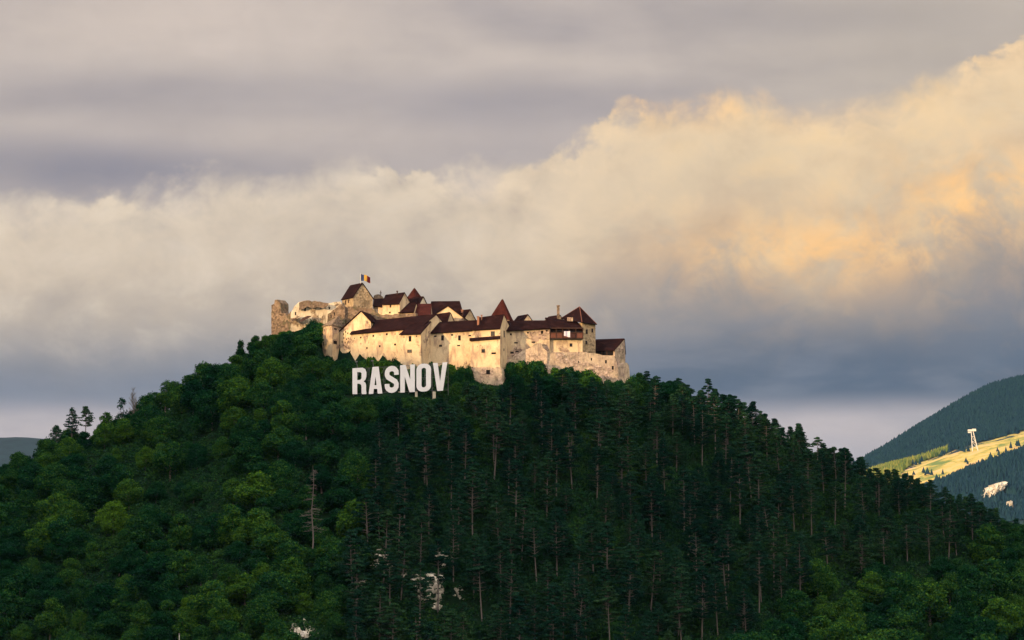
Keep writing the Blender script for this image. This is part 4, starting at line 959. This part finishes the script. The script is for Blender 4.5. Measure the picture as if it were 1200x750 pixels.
lt_ = light[sel].astype(np.int32)
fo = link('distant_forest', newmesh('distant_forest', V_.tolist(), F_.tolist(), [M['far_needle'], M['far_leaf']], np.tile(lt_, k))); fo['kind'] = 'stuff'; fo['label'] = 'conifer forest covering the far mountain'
print('FAR', n)
py_ = thing('cable_car_pylon', 'tall pale cable car pylon on the sunlit meadow of the far mountain', 'pylon', tuple(at(1143, 530, 3640*MS)))
Yp = 3640*MS; m1 = MB(); m1.bar(at(1138.2, 505, Yp), at(1139.6, 529, Yp-11), .8, 1.0); m1.part('leg', py_, M['white_metal'])
m1 = MB(); m1.bar(at(1140.2, 505, Yp), at(1147.3, 533, Yp), 1.0, 1.4); m1.part('leg', py_, M['white_metal'])
m1 = MB()
for v in (.25, .5, .75): m1.bar(at(1138.2+1.4*v, 505+24*v, Yp-11*v), at(1140.2+7.1*v, 505+28*v, Yp), .35*MS)
m1.bar(at(1138.8, 511, Yp), at(1143.7, 519, Yp), .3*MS); m1.bar(at(1138.9, 517, Yp), at(1145.3, 525, Yp), .3*MS); m1.part('bracing', py_, M['white_metal'])
m1 = MB(); m1.box(at(1139, 504.3, Yp), 5.2*MS, 1.2*MS, 1.1*MS); m1.box(at(1136.2, 506.6, Yp), 2.0*MS, 1.3*MS, .8*MS); m1.box(at(1141.4, 503.0, Yp), 2.4*MS, 1.0*MS, .6*MS); m1.part('crosshead', py_, M['white_metal'])
pl = thing('ski_lift_post', 'small white lift post at the right edge of the far meadow', 'post', tuple(at(1194.5, 524, 3640*MS))); m1 = MB(); m1.bar(at(1194.5, 525, 3640*MS), at(1194.3, 516, 3640*MS), .5*MS, .4*MS); m1.part('pole', pl, M['white_metal']); m1 = MB(); m1.box(at(1194.3, 516.5, 3640*MS), 1.6*MS, .4*MS, .4*MS); m1.part('crossbar', pl, M['white_metal'])
def cliff(outl, Y, label, seed):
    r = random.Random(seed); d0 = [at(p, q, Y+(i % 3)*5) for i, (p, q) in enumerate(outl)]; bm = bmesh.new()
    c = sum(d0, Vector())/len(d0)
    ring = []
    N = 40
    L = len(d0)
    pts = []
    for i in range(L):
        for j in range(5): v = d0[i].lerp(d0[(i+1) % L], j/5); pts.append(v+Vector((r.uniform(-2.5, 2.5), 0, r.uniform(-2.5, 2.5))))
    rings = []
    for s_, dy in ((1.0, 60), (.97, 6), (.8, 2), (.55, 0), (.3, -3), (.1, -4)):
        rings.append([c+(v-c)*s_+Vector((0, dy+r.uniform(-5, 5), r.uniform(-3, 3)*(s_ < .9))) for v in pts])
    n = len(pts); vs = [v for rg in rings for v in rg]; fs = [(a*n+i, a*n+(i+1) % n, (a+1)*n+(i+1) % n, (a+1)*n+i) for a in range(len(rings)-1) for i in range(n)]+[tuple((len(rings)-1)*n+i for i in range(n))]
    o = link('cliff', newmesh('cliff', [v-c for v in vs], fs, M['limestone']), None, c); tag(o, label, 'cliff')
def hit_mount(px, py):
    d = at(px, py, 1.0)
    for Y in np.arange(2750*MS, 4400*MS, 4.0):
        p = d*Y
        if p.z < mount(p.x, p.y): return Y
    return 3200*MS
cliff([(1152, 584), (1154, 577), (1161, 570), (1169, 567), (1181, 564), (1182, 567), (1175, 572), (1171, 577), (1168, 584), (1165, 591), (1160, 587)], hit_mount(1166, 582)-20, 'pale bare cliff in the dark forest of the far mountain', 5)
cliff([(1180, 596), (1183, 588), (1186, 586), (1186, 592), (1190, 594), (1189, 598)], hit_mount(1185, 593)-34, 'small pale rock face right of and below the big far cliff', 6)

# ------------------------------------------------------------------ air
HAZE = 0.000006
if HAZE > 0:
    m = bpy.data.materials.new('haze'); m.use_nodes = True; t = NT(m.node_tree)
    pv = t.n('ShaderNodeVolumePrincipled'); pv.inputs['Color'].default_value = (0.40, 0.66, 1.0, 1); pv.inputs['Density'].default_value = HAZE; pv.inputs['Anisotropy'].default_value = 0.0
    ou = t.n('ShaderNodeOutputMaterial'); t.put(ou, 'Volume', pv.outputs[0])
    b = MB(); b.box((0, 0, 560), 13200, 13200, 626); hz = link('haze', newmesh('haze', b.v, [tuple(reversed(f)) for f in b.f], m)); hz['kind'] = 'stuff'; hz['label'] = 'thin blue evening haze over the valley'
